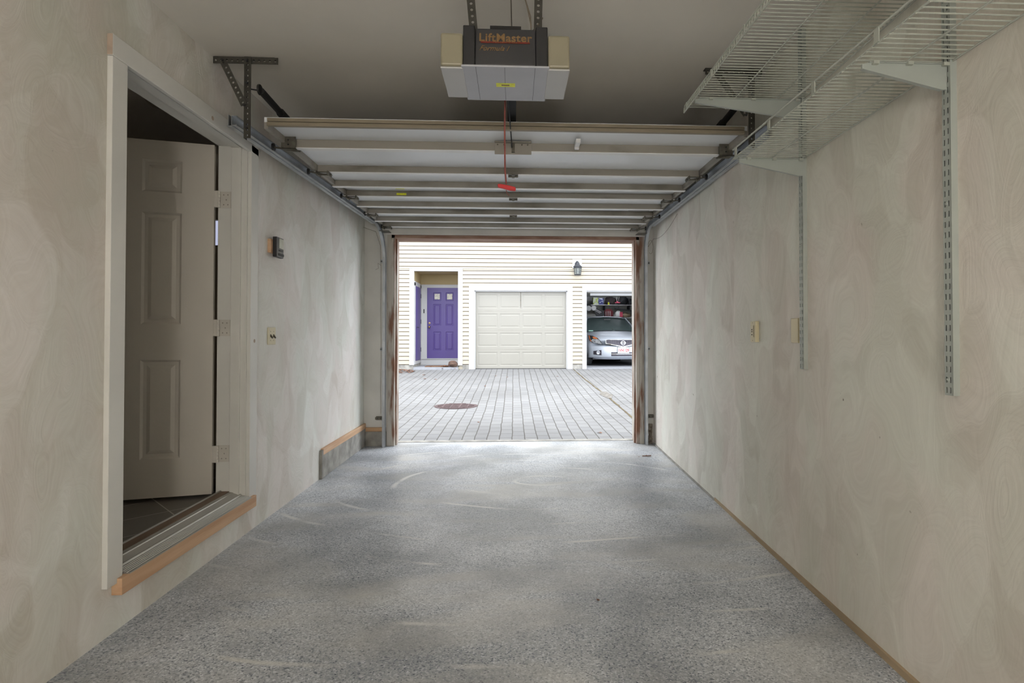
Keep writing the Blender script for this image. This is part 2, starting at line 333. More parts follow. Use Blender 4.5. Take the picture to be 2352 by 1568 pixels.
        if bevel:
            b = o.modifiers.new('bevel', 'BEVEL'); b.width = bevel; b.segments = seg; b.limit_method = 'ANGLE'; b.angle_limit = .6
        if subs:
            b = o.modifiers.new('subdivision', 'SUBSURF'); b.levels = subs; b.render_levels = subs
        if loc: o.location = loc
        return o
# parts are modelled in world coordinates; a thing's Empty stands at its base, its parts are offset back by '_o'
def tag(o, label=None, cat=None, group=None, kind=None):
    if label: o['label'] = label
    if cat: o['category'] = cat
    if group: o['group'] = group
    if kind: o['kind'] = kind
    return o
def thing(name, label, cat, loc=(0, 0, 0), group=None, kind=None):
    o = bpy.data.objects.new(name, None); COL.objects.link(o); o.empty_display_size = .1
    o.location = loc; o['_o'] = list(loc)
    return tag(o, label, cat, group, kind)
SPLIT = {'bolts': 'bolt', 'plate_bolts': 'bolt', 'screws': 'screw', 'clips': 'clip', 'lip_clips': 'lip_clip', 'wipers': 'wiper', 'strings': 'string', 'stripes': 'stripe', 'wiring': 'wire', 'tier': 'tier', 'post': 'post', 'side_frame': 'side_frame', 'side_glass': 'window_glass', 'buttons': 'button', 'bracket_leg': 'bracket', 'long_wires': 'long_wire', 'indicator': 'indicator'}
def sub(mb, name, m, parent, **k):      # sub-part: parent is a mesh part already in world-offset space
    if name in SPLIT:
        for c in mb.comps(): o = c.build1(SPLIT[name], m, None, **k); o.parent = parent; o.location = (0, 0, 0)
        return o
    o = mb.build(name, m, None, **k); o.parent = parent; o.location = (0, 0, 0); return o
def struct(mb, name, m, label, cat, **k):
    return tag(mb.build(name, m, None, **k), label, cat, kind='structure')
def copy_tree(o, parent=None, loc=None):
    c = o.copy(); COL.objects.link(c)
    if parent: c.parent = parent
    if loc is not None: c.location = loc
    for ch in list(o.children): copy_tree(ch, c)
    return c
def text(name, s, m, size, mtx, parent, extr=.0008, shear=0, bold=0, spacing=1):
    cu = bpy.data.curves.new(name, 'FONT'); cu.body = s; cu.size = size; cu.extrude = extr; cu.shear = shear; cu.offset = bold; cu.space_character = spacing
    cu.align_x = 'CENTER'; cu.align_y = 'CENTER'
    tmp = bpy.data.objects.new('tmp', cu); COL.objects.link(tmp)
    bpy.context.view_layer.update()
    me = bpy.data.meshes.new_from_object(tmp.evaluated_get(bpy.context.evaluated_depsgraph_get()))
    bpy.data.objects.remove(tmp); me.name = name; me.materials.clear(); me.materials.append(M[m])
    me.transform(mtx)
    o = bpy.data.objects.new(name, me); COL.objects.link(o); o.parent = parent
    if '_o' in parent: o.location = -Vector(parent['_o'])
    return o
FACE_CAM = Matrix.Rotation(PI/2, 4, 'X')   # text standing up, read from -Y
def perf(mb, p, q, width, normal, pitch=.03, hole=.007, th=.003):
    """flat punched strip from p to q with round holes along its middle"""
    p = Vector(p); q = Vector(q); n = Vector(normal).normalized(); d = (q-p); Lg = d.length; d.normalize(); s = n.cross(d).normalized()
    k = max(1, int(round(Lg/pitch))); st = Lg/k; h = width/2
    for i in range(k):
        c = p+d*(st*(i+.5)); hd = st/2
        outer = [(hd, 0), (hd, h), (0, h), (-hd, h), (-hd, 0), (-hd, -h), (0, -h), (hd, -h)]
        inner = [(hole*math.cos(a*PI/4), hole*math.sin(a*PI/4)) for a in range(8)]
        vs = []
        for z in (0, th):
            vs += [c+d*a+s*b+n*z for a, b in outer]+[c+d*a+s*b+n*z for a, b in inner]
        fs = []
        for a in range(8):
            b = (a+1) % 8
            fs += [(a, b, 8+b, 8+a), (16+b, 16+a, 24+a, 24+b), (8+a, 8+b, 24+b, 24+a), (a, 16+a, 16+b, b)]
        mb.add(vs, fs)
def slotted(mb, p, q, width, normal, cols=2, pitch=.032, sw=.005, sl=.017, th=.002):
    """channel face with upright slots in columns"""
    p = Vector(p); q = Vector(q); n = Vector(normal).normalized(); d = (q-p); Lg = d.length; d.normalize(); s = n.cross(d).normalized()
    k = max(1, int(Lg/pitch)); st = Lg/k; cw = width/cols
    for i in range(k):
        for j in range(cols):
            c = p+d*(st*(i+.5))+s*(cw*(j+.5)-width/2)
            o = [(st/2, cw/2), (-st/2, cw/2), (-st/2, -cw/2), (st/2, -cw/2)]; ii = [(sl/2, sw/2), (-sl/2, sw/2), (-sl/2, -sw/2), (sl/2, -sw/2)]
            vs = []
            for z in (0, th): vs += [c+d*a+s*b+n*z for a, b in o]+[c+d*a+s*b+n*z for a, b in ii]
            fs = []
            for a in range(4):
                b = (a+1) % 4
                fs += [(a, b, 4+b, 4+a), (8+b, 8+a, 12+a, 12+b), (4+a, 4+b, 12+b, 12+a)]
            mb.add(vs, fs)
# ================================================================ GARAGE SHELL
FZ = -.035           # floor level
XL = -1.63           # left wall face
YF = 6.12            # inner face of the front wall
CZ = 2.68            # ceiling
XR = lambda y: 1.314+.04*y
YB = -2.3
b = MB(); n = 1
b.hexa([(-1.63, YB, FZ-.1), (XR(YB), YB, FZ-.1), (XR(YF)+.0, 6.34, FZ-.1), (-1.63, 6.34, FZ-.1), (-1.63, YB, FZ), (XR(YB), YB, FZ), (XR(YF)+.0, 6.34, FZ), (-1.63, 6.34, FZ)])
struct(b, 'floor', 'floor', 'grey flaked epoxy floor of the garage', 'floor')
# left wall with the doorway cut out (x -1.63 to -1.78)
DY0, DY1, DZ0, DZ1 = 2.36, 3.47, .19, 2.33
b = MB()
b.box(-1.78, XL, YB, DY0, FZ-.1, CZ); b.box(-1.78, XL, DY1, 6.34, FZ-.1, CZ)
b.box(-1.78, XL, DY0, DY1, FZ-.1, DZ0-.06); b.box(-1.78, XL, DY0, DY1, DZ1+.02, CZ)
struct(b, 'wall_left', 'plaster', 'left garage wall in uneven off-white brushed paint', 'wall')
b = MB(); b.hexa([(XR(YB), YB, FZ-.1), (XR(YB)+.2, YB, FZ-.1), (XR(6.34)+.2, 6.34, FZ-.1), (XR(6.34), 6.34, FZ-.1), (XR(YB), YB, CZ), (XR(YB)+.2, YB, CZ), (XR(6.34)+.2, 6.34, CZ), (XR(6.34), 6.34, CZ)])
struct(b, 'wall_right', 'plaster_r', 'right garage wall in brushed beige paint', 'wall')
b = MB(); b.box(-5.2, 2.2, YB-.2, 6.34, CZ, CZ+.25)
struct(b, 'ceiling', 'ceiling', 'plain painted garage ceiling', 'ceiling')
b = MB(); b.box(-5.2, 2.0, YB-.2, YB, FZ-.1, CZ)
struct(b, 'wall_back', 'return', 'garage wall behind the camera', 'wall')
# front wall: two returns and a lintel
OX0, OX1, OZ1 = -1.335, 1.40, 2.27
b = MB(); b.box(-5.2, OX0, YF, 6.34, FZ-.1, 2.93); b.box(OX1, 4.0, YF, 6.34, FZ-.1, 2.93); b.box(OX0, OX1, YF, 6.34, OZ1, 2.93)
struct(b, 'wall_front', 'return', 'narrow front wall returns beside the open garage doorway', 'wall')
# frame round the big opening
b = MB()
b.box(OX0-.0, OX0+.035, YF-.012, 6.34, FZ, OZ1); b.box(OX1-.035, OX1, YF-.012, 6.34, FZ, OZ1)
b.box(OX0-.045, OX0, YF-.02, YF, FZ, OZ1+.0); b.box(OX1, OX1+.05, YF-.02, YF, FZ, OZ1)
b.box(OX0+.035, OX0+.05, YF+.04, YF+.09, FZ, OZ1-.03); b.box(OX1-.05, OX1-.035, YF+.04, YF+.09, FZ, OZ1-.03)
struct(b, 'trim_1', 'peel', 'peeling brown and white wooden jambs of the garage opening', 'jamb', bevel=.002)
b = MB(); b.box(OX0, OX1, YF-.012, 6.34, OZ1-.035, OZ1)
struct(b, 'trim_2', 'peel_x', 'brown weathered wooden header over the garage opening', 'header', bevel=.002)
b = MB(); b.box(-1.40, 1.46, YF-.03, YF-.001, OZ1+.002, OZ1+.10)
struct(b, 'trim_3', 'return', 'pale painted board above the opening header', 'header', bevel=.003)
# doorway jambs and casing
b = MB()
b.box(-1.80, XL+.002, DY1-.02, DY1, DZ0, DZ1); b.box(-1.80, XL+.002, DY0, DY0+.02, DZ0, DZ1); b.box(-1.80, XL+.002, DY0, DY1, DZ1, DZ1+.02)
b.box(-1.715, -1.66, DY1-.033, DY1-.02, DZ0, DZ1); b.box(-1.715, -1.66, DY0+.02, DY0+.033, DZ0, DZ1); b.box(-1.715, -1.66, DY0, DY1, DZ1-.013, DZ1)
struct(b, 'trim_4', 'trim', 'white jambs and stops inside the side doorway', 'jamb', bevel=.0015)
b = MB()
b.box(XL, XL+.022, DY0-.075, DY0+.012, .17, 2.30); b.box(XL, XL+.022, DY1-.006, DY1+.085, .17, 2.345); b.box(XL, XL+.022, DY0-.075, DY1+.085, 2.302, 2.39)
b.box(XL+.002, XL+.012, DY0+.012, DY0+.02, .19, 2.30)
struct(b, 'trim_5', 'trim', 'flat white casing boards round the side doorway', 'casing', bevel=.002)
b = MB(); b.box(XL+.0005, XL+.0213, DY0-.0765, DY0-.0753, 2.304, 2.388)
struct(b, 'trim_6', 'endgrain', 'raw cut end of the head casing at its near corner', 'casing')
b = MB(); b.lathe([(0, .0), (.010, .0), (.012, .0008), (0, .001)], (XL+.0222, 3.02, 2.335), 12, 'x'); b.lathe([(0, .0), (.010, .0), (.012, .0008), (0, .001)], (XL+.0222, 3.515, 1.14), 12, 'x')
struct(b, 'trim_7', 'endgrain', 'two round knots showing through the casing paint', 'casing')
# sill
b = MB(); b.box(XL, XL+.042, DY0-.02, DY1+.045, .122, .19)
struct(b, 'trim_8', 'pine', 'bare orange pine board under the door threshold', 'sill', bevel=.0015)
t = thing('door_threshold', 'ridged aluminium threshold of the side doorway', 'threshold', (-1.7, 2.9, .19))
b = MB()
prof = [(-1.585, .191), (-1.585, .194)]+[q for k in range(6) for q in ((-1.59-.009*k, .1955+.0022*k), (-1.5945-.009*k, .1962+.0022*k), (-1.5955-.009*k, .1950+.0022*k), (-1.598-.009*k, .1960+.0022*k))]+[(-1.645, .209), (-1.647, .214), (-1.654, .2145), (-1.656, .211), (-1.69, .224), (-1.693, .228), (-1.70, .228), (-1.715, .230), (-1.715, .191)]
b.prism([(x, DY0+.022, z) for x, z in prof], (0, DY1-DY0-.044, 0)); b.build('sill_plate', 'alu', t)
b = MB(); b.box(-1.765, -1.716, DY0+.022, DY1-.022, .19, .232); b.build('wooden_strip', 'brownwood', t)
b = MB(); b.box(-1.775, -1.766, DY0+.022, DY1-.022, .19, .238); b.build('metal_edge', 'alu', t, bevel=.001)

# ---- open panelled door leaf
HP = Vector((-1.808, DY1-.05, 0)); ang = math.atan2(.12, .51)
leaf = thing('door_1', 'white six-panel interior door standing open into the hall', 'door', (HP.x, HP.y, .215), kind='structure')
LW, LZ0, LZ1 = .94, .225, 2.325
def door_leaf(mb, w, z0, z1, cols, rows, th, depth=.012):
    """leaf in local coords: x 0..w, front face y=0, panels sunk with a raised field; both faces"""
    xs = sorted({0, w, *[c for p in cols for c in p]}); zs = sorted({z0, z1, *[c for p in rows for c in p]})
    for s, y in ((1, 0.), (-1, th)):
        for i in range(len(xs)-1):
            for j in range(len(zs)-1):
                x0, x1, a, c = xs[i], xs[i+1], zs[j], zs[j+1]
                if (x0, x1) in cols and (a, c) in rows:
                    rings = [(0, 0), (.012, depth), (.03, depth), (.05, depth*.25)]
                    vs = []
                    for ins, dp in rings:
                        vs += [(x0+ins, y+s*dp, a+ins), (x1-ins, y+s*dp, a+ins), (x1-ins, y+s*dp, c-ins), (x0+ins, y+s*dp, c-ins)]
                    fs = [(4*r+k, 4*r+(k+1) % 4, 4*r+4+(k+1) % 4, 4*r+4+k) for r in range(3) for k in range(4)]+[(12, 13, 14, 15)]
                    mb.add(vs, fs)
                else: mb.quad((x0, y, a), (x1, y, a), (x1, y, c), (x0, y, c))
    mb.quad((0, 0, z0), (0, th, z0), (0, th, z1), (0, 0, z1)); mb.quad((w, 0, z0), (w, th, z0), (w, th, z1), (w, 0, z1))
    mb.quad((0, 0, z1), (w, 0, z1), (w, th, z1), (0, th, z1)); mb.quad((0, 0, z0), (w, 0, z0), (w, th, z0), (0, th, z0))
    return mb
b = MB(); door_leaf(b, LW, LZ0, LZ1, [(.17, .375), (.565, .77)], [(.45, 1.03), (1.24, 1.90), (2.02, 2.21)], .035, depth=.010)
# local x runs from the hinge away into the hall
Rm = Matrix.Translation((HP.x, HP.y, 0)) @ Matrix.Rotation(PI+ang, 4, 'Z') @ Matrix.Translation((0, -.035, 0))
b.v = [tuple(Rm @ Vector(v)) for v in b.v]
b.build('door_panel', 'door', leaf)
for z in (.46, 1.22, 2.0):
    h = MB()
    h.box(-1.787, -1.722, DY1-.0235, DY1-.0205, z-.05, z+.05)
    for k in range(5): h.tube([(-1.786, DY1-.034, z-.05+.02*k), (-1.786, DY1-.034, z-.032+.02*k)], .0075, 10)
    h.box(-1.812, -1.786, DY1-.046, DY1-.036, z-.05, z+.05)
    hg = h.build('hinge', 'paintedhinge', leaf)
    s_ = MB()
    for k, (dx, dz) in enumerate(((-1.74, .03), (-1.765, .03), (-1.74, -.03), (-1.765, -.03), (-1.75, 0))): s_.lathe([(0, 0), (.004, 0), (0, -.001)], (dx, DY1-.0236, z+dz), 8, 'y')
    sub(s_, 'screws', 'rail', hg)
# ---- hall beyond the doorway
b = MB(); b.box(-5.2, -1.78, 1.2, 6.12, .0, .2)
struct(b, 'floor_hall', 'tile', 'grey tiled floor of the hall beyond the side doorway', 'floor')
b = MB(); b.box(-5.2, -5.0, 1.0, 6.12, 0, CZ)
struct(b, 'wall_hall_left', 'hallwall', 'far wall of the hall', 'wall')
b = MB(); b.box(-5.2, -1.78, 1.0, 1.2, 0, CZ)
struct(b, 'wall_hall_near', 'hallwall', 'near wall of the hall', 'wall')
b = MB(); b.box(-5.0, -2.50, 4.7, 4.8, .2, CZ); b.box(-2.36, -1.78, 4.7, 4.8, .2, CZ); b.box(-2.50, -2.36, 4.7, 4.8, .2, 1.92); b.box(-2.50, -2.36, 4.7, 4.8, 2.13, CZ)
struct(b, 'wall_hall_far', 'hallwall', 'end wall of the hall with a small bright window', 'wall')
b = MB(); b.box(-2.50, -2.36, 4.74, 4.76, 1.92, 2.13)
struct(b, 'window_1', 'pane', 'small bright window glimpsed past the hinge side of the open door', 'window')
t = thing('hall_fill_light', 'small round fill light added out of view in the hall', 'ceiling light', (-3.7, 2.4, CZ))  # added only to lift the dim hall, hidden from the camera
m = MB(); m.lathe([(0, 0), (.15, 0), (.15, -.02), (0, -.02)], (-3.7, 2.4, CZ), 24); m.build('base', 'wtrim', t)
m = MB(); m.lathe([(.14, -.02), (.12, -.07), (.05, -.10), (0, -.105)], (-3.7, 2.4, CZ), 24); m.build('hall_fill_dome', 'hall_fill_dome', t, smooth=True)
t = thing('smoke_detector', 'round smoke detector on the dark hall ceiling', 'smoke detector', (-2.25, 3.62, CZ))
b = MB(); b.lathe([(0, 0), (.088, 0), (.088, -.012), (.08, -.02)], (-2.25, 3.62, CZ), 28); b.build('base', 'smoke', t)
b = MB(); b.lathe([(.078, -.012), (.078, -.03), (.06, -.044), (.02, -.048), (0, -.048)], (-2.25, 3.62, CZ), 28); b.build('cover', 'smoke', t, smooth=True)

# ---- concrete kerb and sill plates at the front left corner
b = MB(); b.box(-1.63, -1.612, 4.78, YF, FZ, .16); b.box(-1.612, OX0-.05, YF-.016, YF, FZ, .125)
struct(b, 'trim_9', 'concrete', 'bare concrete footing strip low on the left wall by the opening', 'footing', bevel=.004)
b = MB(); b.box(-1.63, -1.606, 4.775, YF, .16, .215)
struct(b, 'trim_10', 'pine', 'exposed pine plate on top of the left footing strip', 'sill plate', bevel=.003)
b = MB(); b.box(-1.606, OX0-.055, YF-.02, YF, .127, .17)
struct(b, 'trim_11', 'pine_x', 'short pine plate on the front return beside the left track', 'sill plate', bevel=.002)
b = MB(); b.box(-1.63, -1.606, 4.745, 4.779, FZ, .205)
struct(b, 'trim_12', 'concrete', 'rough mortar end of the left footing strip', 'footing', bevel=.004)
# right wall foot: bare plate shows along the near half
b = MB(); y0, y1 = 1.2, 4.0
b.hexa([(XR(y0)-.016, y0, FZ), (XR(y0)+.001, y0, FZ), (XR(y1)+.001, y1, FZ), (XR(y1)-.006, y1, FZ), (XR(y0)-.016, y0, FZ+.028), (XR(y0)+.001, y0, FZ+.028), (XR(y1)+.001, y1, FZ+.022), (XR(y1)-.006, y1, FZ+.022)])
struct(b, 'baseboard_right', 'tanwood', 'thin bare wood strip along the foot of the right wall', 'baseboard')
b = MB(); y0, y1 = 4.0, 6.1
b.hexa([(XR(y0)-.01, y0, FZ), (XR(y0)+.001, y0, FZ), (XR(y1)+.001, y1, FZ), (XR(y1)-.01, y1, FZ), (XR(y0)-.01, y0, FZ+.012), (XR(y0)+.001, y0, FZ+.012), (XR(y1)+.001, y1, FZ+.014), (XR(y1)-.01, y1, FZ+.014)])
struct(b, 'baseboard_right_far', 'concrete', 'grey mortar line along the far foot of the right wall', 'baseboard')
# broken concrete at right corner
b = MB(); zz = FZ
for k in range(7):
    h_ = random.uniform(.026, .045); x0 = 1.495+random.uniform(0, .018); x1 = 1.550-random.uniform(0, .008)
    b.hexa([(x0, YF-.03+random.uniform(-.01, .01), zz), (x1, YF-.02, zz), (x1, YF, zz), (x0, YF, zz), (x0+random.uniform(-.006, .006), YF-.03, zz+h_), (x1, YF-.02, zz+h_), (x1, YF, zz+h_), (x0, YF, zz+h_)]); zz += h_-.002
struct(b, 'trim_13', 'crumble', 'crumbling grey brown masonry at the foot of the right front corner', 'footing', bevel=.004)

# ================================================================ OVERHEAD DOOR (open, lying under the ceiling)
gd = thing('garage_door', 'white ribbed overhead garage door raised flat under the ceiling', 'garage door', (0, 4.6, 2.32))
DXL, DXR = -1.40, 1.365
edges = [3.16, 3.93, 4.62, 5.28, 5.93]
for i in range(4):
    a, c = edges[i], edges[i+1]-.006
    m = MB(); m.box(DXL, DXR, a, c, 2.372, 2.40); sec = m.build('door_section', 'skin', gd)
    # end stiles of the section
    m = MB(); m.box(DXL, DXL+.022, a, c, 2.335, 2.372); m.box(DXR-.022, DXR, a, c, 2.335, 2.372); sub(m, 'end_stile', 'rail', sec)
# rails: upright face towards the garage painted dark for its shade, pale lip below
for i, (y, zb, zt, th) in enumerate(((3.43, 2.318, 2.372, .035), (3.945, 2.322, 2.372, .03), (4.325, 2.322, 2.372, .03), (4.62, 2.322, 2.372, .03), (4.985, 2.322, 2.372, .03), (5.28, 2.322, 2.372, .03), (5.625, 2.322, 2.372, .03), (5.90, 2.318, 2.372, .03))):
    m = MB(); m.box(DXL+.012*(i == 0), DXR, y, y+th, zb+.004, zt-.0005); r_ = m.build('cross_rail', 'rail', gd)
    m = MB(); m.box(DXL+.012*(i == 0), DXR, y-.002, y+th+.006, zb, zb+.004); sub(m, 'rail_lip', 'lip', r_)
m = MB(); m.box(DXL+.02, DXR-.02, 3.145, 3.162, 2.372, 2.392); m.box(DXL+.02, DXR-.02, 3.140, 3.165, 2.346, 2.368); m.box(DXL+.02, DXR-.02, 3.155, 3.165, 2.366, 2.375)
m.build('top_edge_trim', 'cap', gd, bevel=.003)
m = MB(); m.box(-1.33, 1.33, 5.93, 5.955, 2.33, 2.39); m.build('bottom_seal', 'lip', gd, bevel=.006)
# top brackets with rollers
for s, x in ((-1, DXL+.03), (1, DXR-.05)):
    m = MB(); m.box(x-.03, x+.055, 3.385, 3.39, 2.30, 2.375); m.box(x-.03, x+.055, 3.385, 3.45, 2.300, 2.304); br = m.build('top_bracket', 'hinge', gd, bevel=.001)
    m = MB(); m.tube([(x+.075*(1 if s < 0 else 0)-.04*(s > 0), 3.41, 2.292), (s*1.455 if s < 0 else 1.425, 3.41, 2.315)], .006, 8); sub(m, 'roller_stem', 'hinge', br)
    m = MB(); xr = -1.462 if s < 0 else 1.413; m.lathe([(0, 0), (.012, 0), (.022, .002), (.022, .012), (.012, .014), (0, .014)], (xr, 3.41, 2.316), 18, 'x'); sub(m, 'roller', 'blackpl', br)
    m = MB(); [m.lathe([(0, 0), (.005, 0), (.004, -.004), (0, -.004)], (x+.012, 3.385, zz), 8, 'y') for zz in (2.325, 2.352)]; sub(m, 'bolts', 'blackpl', br)
# side hinges with rollers and centre hinges at the section joints
for k, y in enumerate((3.935, 4.62, 5.285, 5.88)):
    for s in (-1, 1):
        x = (DXL+.02) if s < 0 else (DXR-.11)
        m = MB()
        m.box(x, x+.09, y-.03, y-.01, 2.312, 2.316); m.box(x, x+.09, y+.035, y+.055, 2.31, 2.314)
        m.box(x+.004, x+.012, y-.03, y+.055, 2.298, 2.322); m.box(x+.078, x+.086, y-.03, y+.055, 2.298, 2.322)
        m.tube([(x-.005, y+.01, 2.304), (x+.095, y+.01, 2.304)], .006, 8)
        hg = m.build('roller_hinge', 'hinge', gd)
        tx = (-1.50+.07*(y-3)/2.7+.034) if s < 0 else (1.42+.03*(y-3)/2.7-.032)
        m = MB(); m.tube([(x+.045, y+.01, 2.306), (tx, y+.01, 2.325)], .005, 8); sub(m, 'roller_stem', 'hinge', hg)
        m = MB(); m.lathe([(0, 0), (.012, 0), (.021, .002), (.021, .012), (.012, .014), (0, .014)], (tx-.007, y+.01, 2.325), 16, 'x'); sub(m, 'roller', 'blackpl', hg)
    if k < 3:
        x = -.005; m = MB(); m.box(x-.035, x+.035, y-.028, y+.05, 2.313, 2.317); m.tube([(x-.035, y+.01, 2.309), (x+.035, y+.01, 2.309)], .006, 8); m.box(x-.01, x+.01, y-.03, y+.052, 2.309, 2.313)
        m.build('centre_hinge', 'hinge', gd)
# operator bracket plate on the top section, lock tab
m = MB(); m.box(-.118, .108, 3.398, 3.402, 2.29, 2.362); m.box(-.118, .108, 3.37, 3.402, 2.358, 2.362); pl = m.build('operator_plate', 'rail', gd, bevel=.001)
m = MB()
for x in (-.10, -.06, .05, .085, -.005): m.lathe([(0, 0), (.005, 0), (.004, -.005), (0, -.005)], (x, 3.398, 2.35), 8, 'y')
m.box(-.014, .006, 3.385, 3.398, 2.30, 2.36); sub(m, 'plate_bolts', 'hinge', pl)
m = MB(); m.box(.375, .402, 3.30, 3.42, 2.335, 2.36); m.box(.375, .402, 3.38, 3.40, 2.325, 2.345); m.build('lock_tab', 'lip', gd, bevel=.002)
m = MB(); m.box(-.965, -.895, 4.50, 4.56, 2.3695, 2.3715); m.box(-.97, -.89, 4.6165, 4.6185, 2.335, 2.352); m.build('yellow_sticker', 'yellow', gd)
m = MB(); m.box(1.02, 1.06, 5.3, 5.36, 2.369, 2.371); m.box(1.1, 1.3, 5.24, 5.3, 2.3695, 2.3715); m.build('paper_sticker', 'wtrim', gd)

# ================================================================ TRACKS
def track(name, label, xa, xb, xv, s):
    t = thing(name, label, 'track', (xv, 6.06, FZ), 'steel tracks of the overhead door')
    za, zb = 2.318, 2.345
    # path of the track centre
    def channel(mb, pts, ups):
        """C section open towards the room; pts on the web, ups = direction from lower to upper flange"""
        prof = [(-.028*s*-1, -.026), (-.028*s*-1, -.022), (0, -.026), (0, .026), (.028*s, .026), (.028*s, .021)]
        o1 = [(.028*s, -.019), (.028*s, -.026), (0, -.026), (0, .026), (.028*s, .026), (.028*s, .019)]
        o2 = [(.0255*s, -.019), (.0255*s, -.0235), (.0025*s, -.0235), (.0025*s, .0235), (.0255*s, .0235), (.0255*s, .019)]
        ring = o1+o2[::-1]; n_ = len(ring); vs = []; fs = []
        for p, u in zip(pts, ups):
            p = Vector(p); u = Vector(u)
            for a, c in ring: vs.append(p+Vector((a, 0, 0))+u*c)
        for i in range(len(pts)-1):
            for k in range(n_): k2 = (k+1) % n_; fs.append((i*n_+k, i*n_+k2, (i+1)*n_+k2, (i+1)*n_+k))
        fs.append(tuple(range(n_))); fs.append(tuple((len(pts)-1)*n_+k for k in range(n_)))
        mb.add(vs, fs)
    m = MB(); channel(m, [(xa, 3.0, za), (xb, 5.72, zb)], [(0, 0, 1)]*2); m.build('horizontal_rail', 'galv', t)
    m = MB(); m.bar((xa-.01*s, 3.0, za-.03), (xb-.01*s, 5.72, zb-.03), .028, .003); m.bar((xa-.016*s, 3.0, za), (xb-.016*s, 5.72, zb), .003, .062); m.build('stiffening_angle', 'galv', t)
    m = MB(); pts = []; ups = []
    R = .33
    for k in range(11):
        a = PI/2*k/10; pts.append((xb+(xv-xb)*k/10, 5.72+R*math.sin(a), zb-R+R*math.cos(a))); ups.append((0, math.sin(a), math.cos(a)))
    channel(m, pts, ups); m.build('curved_rail', 'galv', t)
    m = MB(); channel(m, [(xv, 6.05, zb-R), (xv, 6.05, FZ+.004)], [(0, 1, 0)]*2); m.build('vertical_rail', 'galv', t)
    for z in (.27, 1.02, 1.98):
        ww = .085 if z < 1 else .045
        m = MB(); m.box(min(xv-.004*s, xv-ww*s), max(xv-.004*s, xv-ww*s), YF-.006, YF-.002, z-.02, z+.02)
        m.box(min(xv-.004*s, xv), max(xv-.004*s, xv), 6.03, YF-.003, z-.02, z+.02)
        if z < 1:
            m.box(min(xv-.09*s, xv-.02*s), max(xv-.09*s, xv-.02*s), YF-.03, YF-.006, z-.013, z+.013)
        br = m.build('wall_bracket', 'hinge' if z < 1 else 'galv', t, bevel=.001)
        m = MB(); m.lathe([(0, 0), (.007, 0), (.006, -.006), (0, -.006)], (xv-.03*s, YF-.006 if z > 1 else YF-.03, z), 6, 'y'); m.lathe([(0, 0), (.007, 0), (.006, -.006), (0, -.006)], (xv-(.065 if z < 1 else .038)*s, YF-.006 if z > 1 else YF-.03, z), 6, 'y')
        sub(m, 'bolts', 'blackpl', br)
    # plate where curve meets the front wall
    m = MB(); m.box(min(xb+.02*s, xb+.12*s), max(xb+.02*s, xb+.12*s), 5.86, 5.99, 2.268, 2.272); m.build('flag_plate', 'hinge', t)
    return t
track('door_track', 'galvanised door track along the left wall, curving down beside the opening', -1.50, -1.432, -1.412, 1)
track('door_track', 'galvanised door track along the right wall, ending below the wire shelves', 1.42, 1.452, 1.475, -1)

# ---- hangers
def hanger(label, s, xo, xi, xv, xd, xtip):
    t = thing('track_hanger', label, 'bracket', ((xo+xi)/2, 3.05, CZ), 'punched steel track hangers')
    m = MB(); perf(m, (xo, 3.04, CZ-.022), (xi, 3.04, CZ-.022), .036, (0, -1, 0), .0285, .0065); m.box(min(xo, xi), max(xo, xi)-.02, 3.04, 3.075, CZ-.005, CZ-.001)
    m.build('ceiling_angle', 'darksteel', t)
    m = MB(); perf(m, (xv, 3.032, CZ-.005), (xv, 3.032, 2.235), .036, (0, -1, 0), .0285, .0055); m.box(xv-.018*s-.0015, xv-.018*s+.0015, 3.034, 3.064, 2.235, CZ-.008)
    m.build('drop_angle', 'darksteel', t)
    m = MB(); perf(m, (xd, 3.024, CZ-.03), (xtip, 3.024, 2.41), .034, (0, -1, 0), .0285, .0065); m.build('diagonal_strap', 'darksteel', t)
    m = MB()
    for x, z in ((xv, CZ-.03), (xd, CZ-.03), (xtip, 2.41), (xv, 2.53), (xv, 2.29)): m.lathe([(0, 0), (.008, 0), (.007, -.007), (0, -.007)], (x, 3.022, z), 6, 'y')
    m.build('bolts', 'blackpl', t)
hanger('punched steel hanger holding the left door track from the ceiling', 1, -1.617, -1.275, -1.432, -1.56, -1.445)
hanger('punched steel hanger holding the right door track, seen through the wire shelf', -1, 1.40, 1.075, 1.335, 1.13, 1.30)
# extension springs
for label, p, q in (('dark extension spring running from the left hanger over the raised door', (-1.375, 3.06, 2.505), (-1.47, 5.75, 2.43)), ('dark extension spring running from the right hanger over the raised door', (1.275, 3.06, 2.49), (1.40, 5.75, 2.43))):
    p = Vector(p); q = Vector(q)
    t = thing('extension_spring', label, 'spring', p, 'door extension springs')
    m = MB(); N_ = 620; pts = []; d = (q-p); e1 = p+d*.10; e2 = p+d*.72
    L_ = (e2-e1).length; dn = d.normalized(); a = dn.cross(Vector((0, 0, 1))).normalized(); b_ = a.cross(dn)
    m.tube([e1, e2], .021, 12)
    turns = 110; pts = [e1+(e2-e1)*(i/(turns*8))+a*math.cos(i*PI/4)*.021+b_*math.sin(i*PI/4)*.021 for i in range(turns*8)]
    m.tube(pts, .0045, 5); m.build('coil', 'blacksteel', t)
    m = MB(); m.tube([p+d*.0, e1], .019, 10); m.lathe([(.010, 0), (.028, 0), (.028, .010), (.010, .010)], (p.x-.005, p.y-.012, p.z), 16, 'x'); m.tube([p+Vector((-.05 if p.x < 0 else .055, -.02, .0)), p], .004, 8); m.build('hook_end', 'blacksteel', t)
    m = MB(); m.tube([e2, q], .002, 6); m.build('cable', 'blacksteel', t)
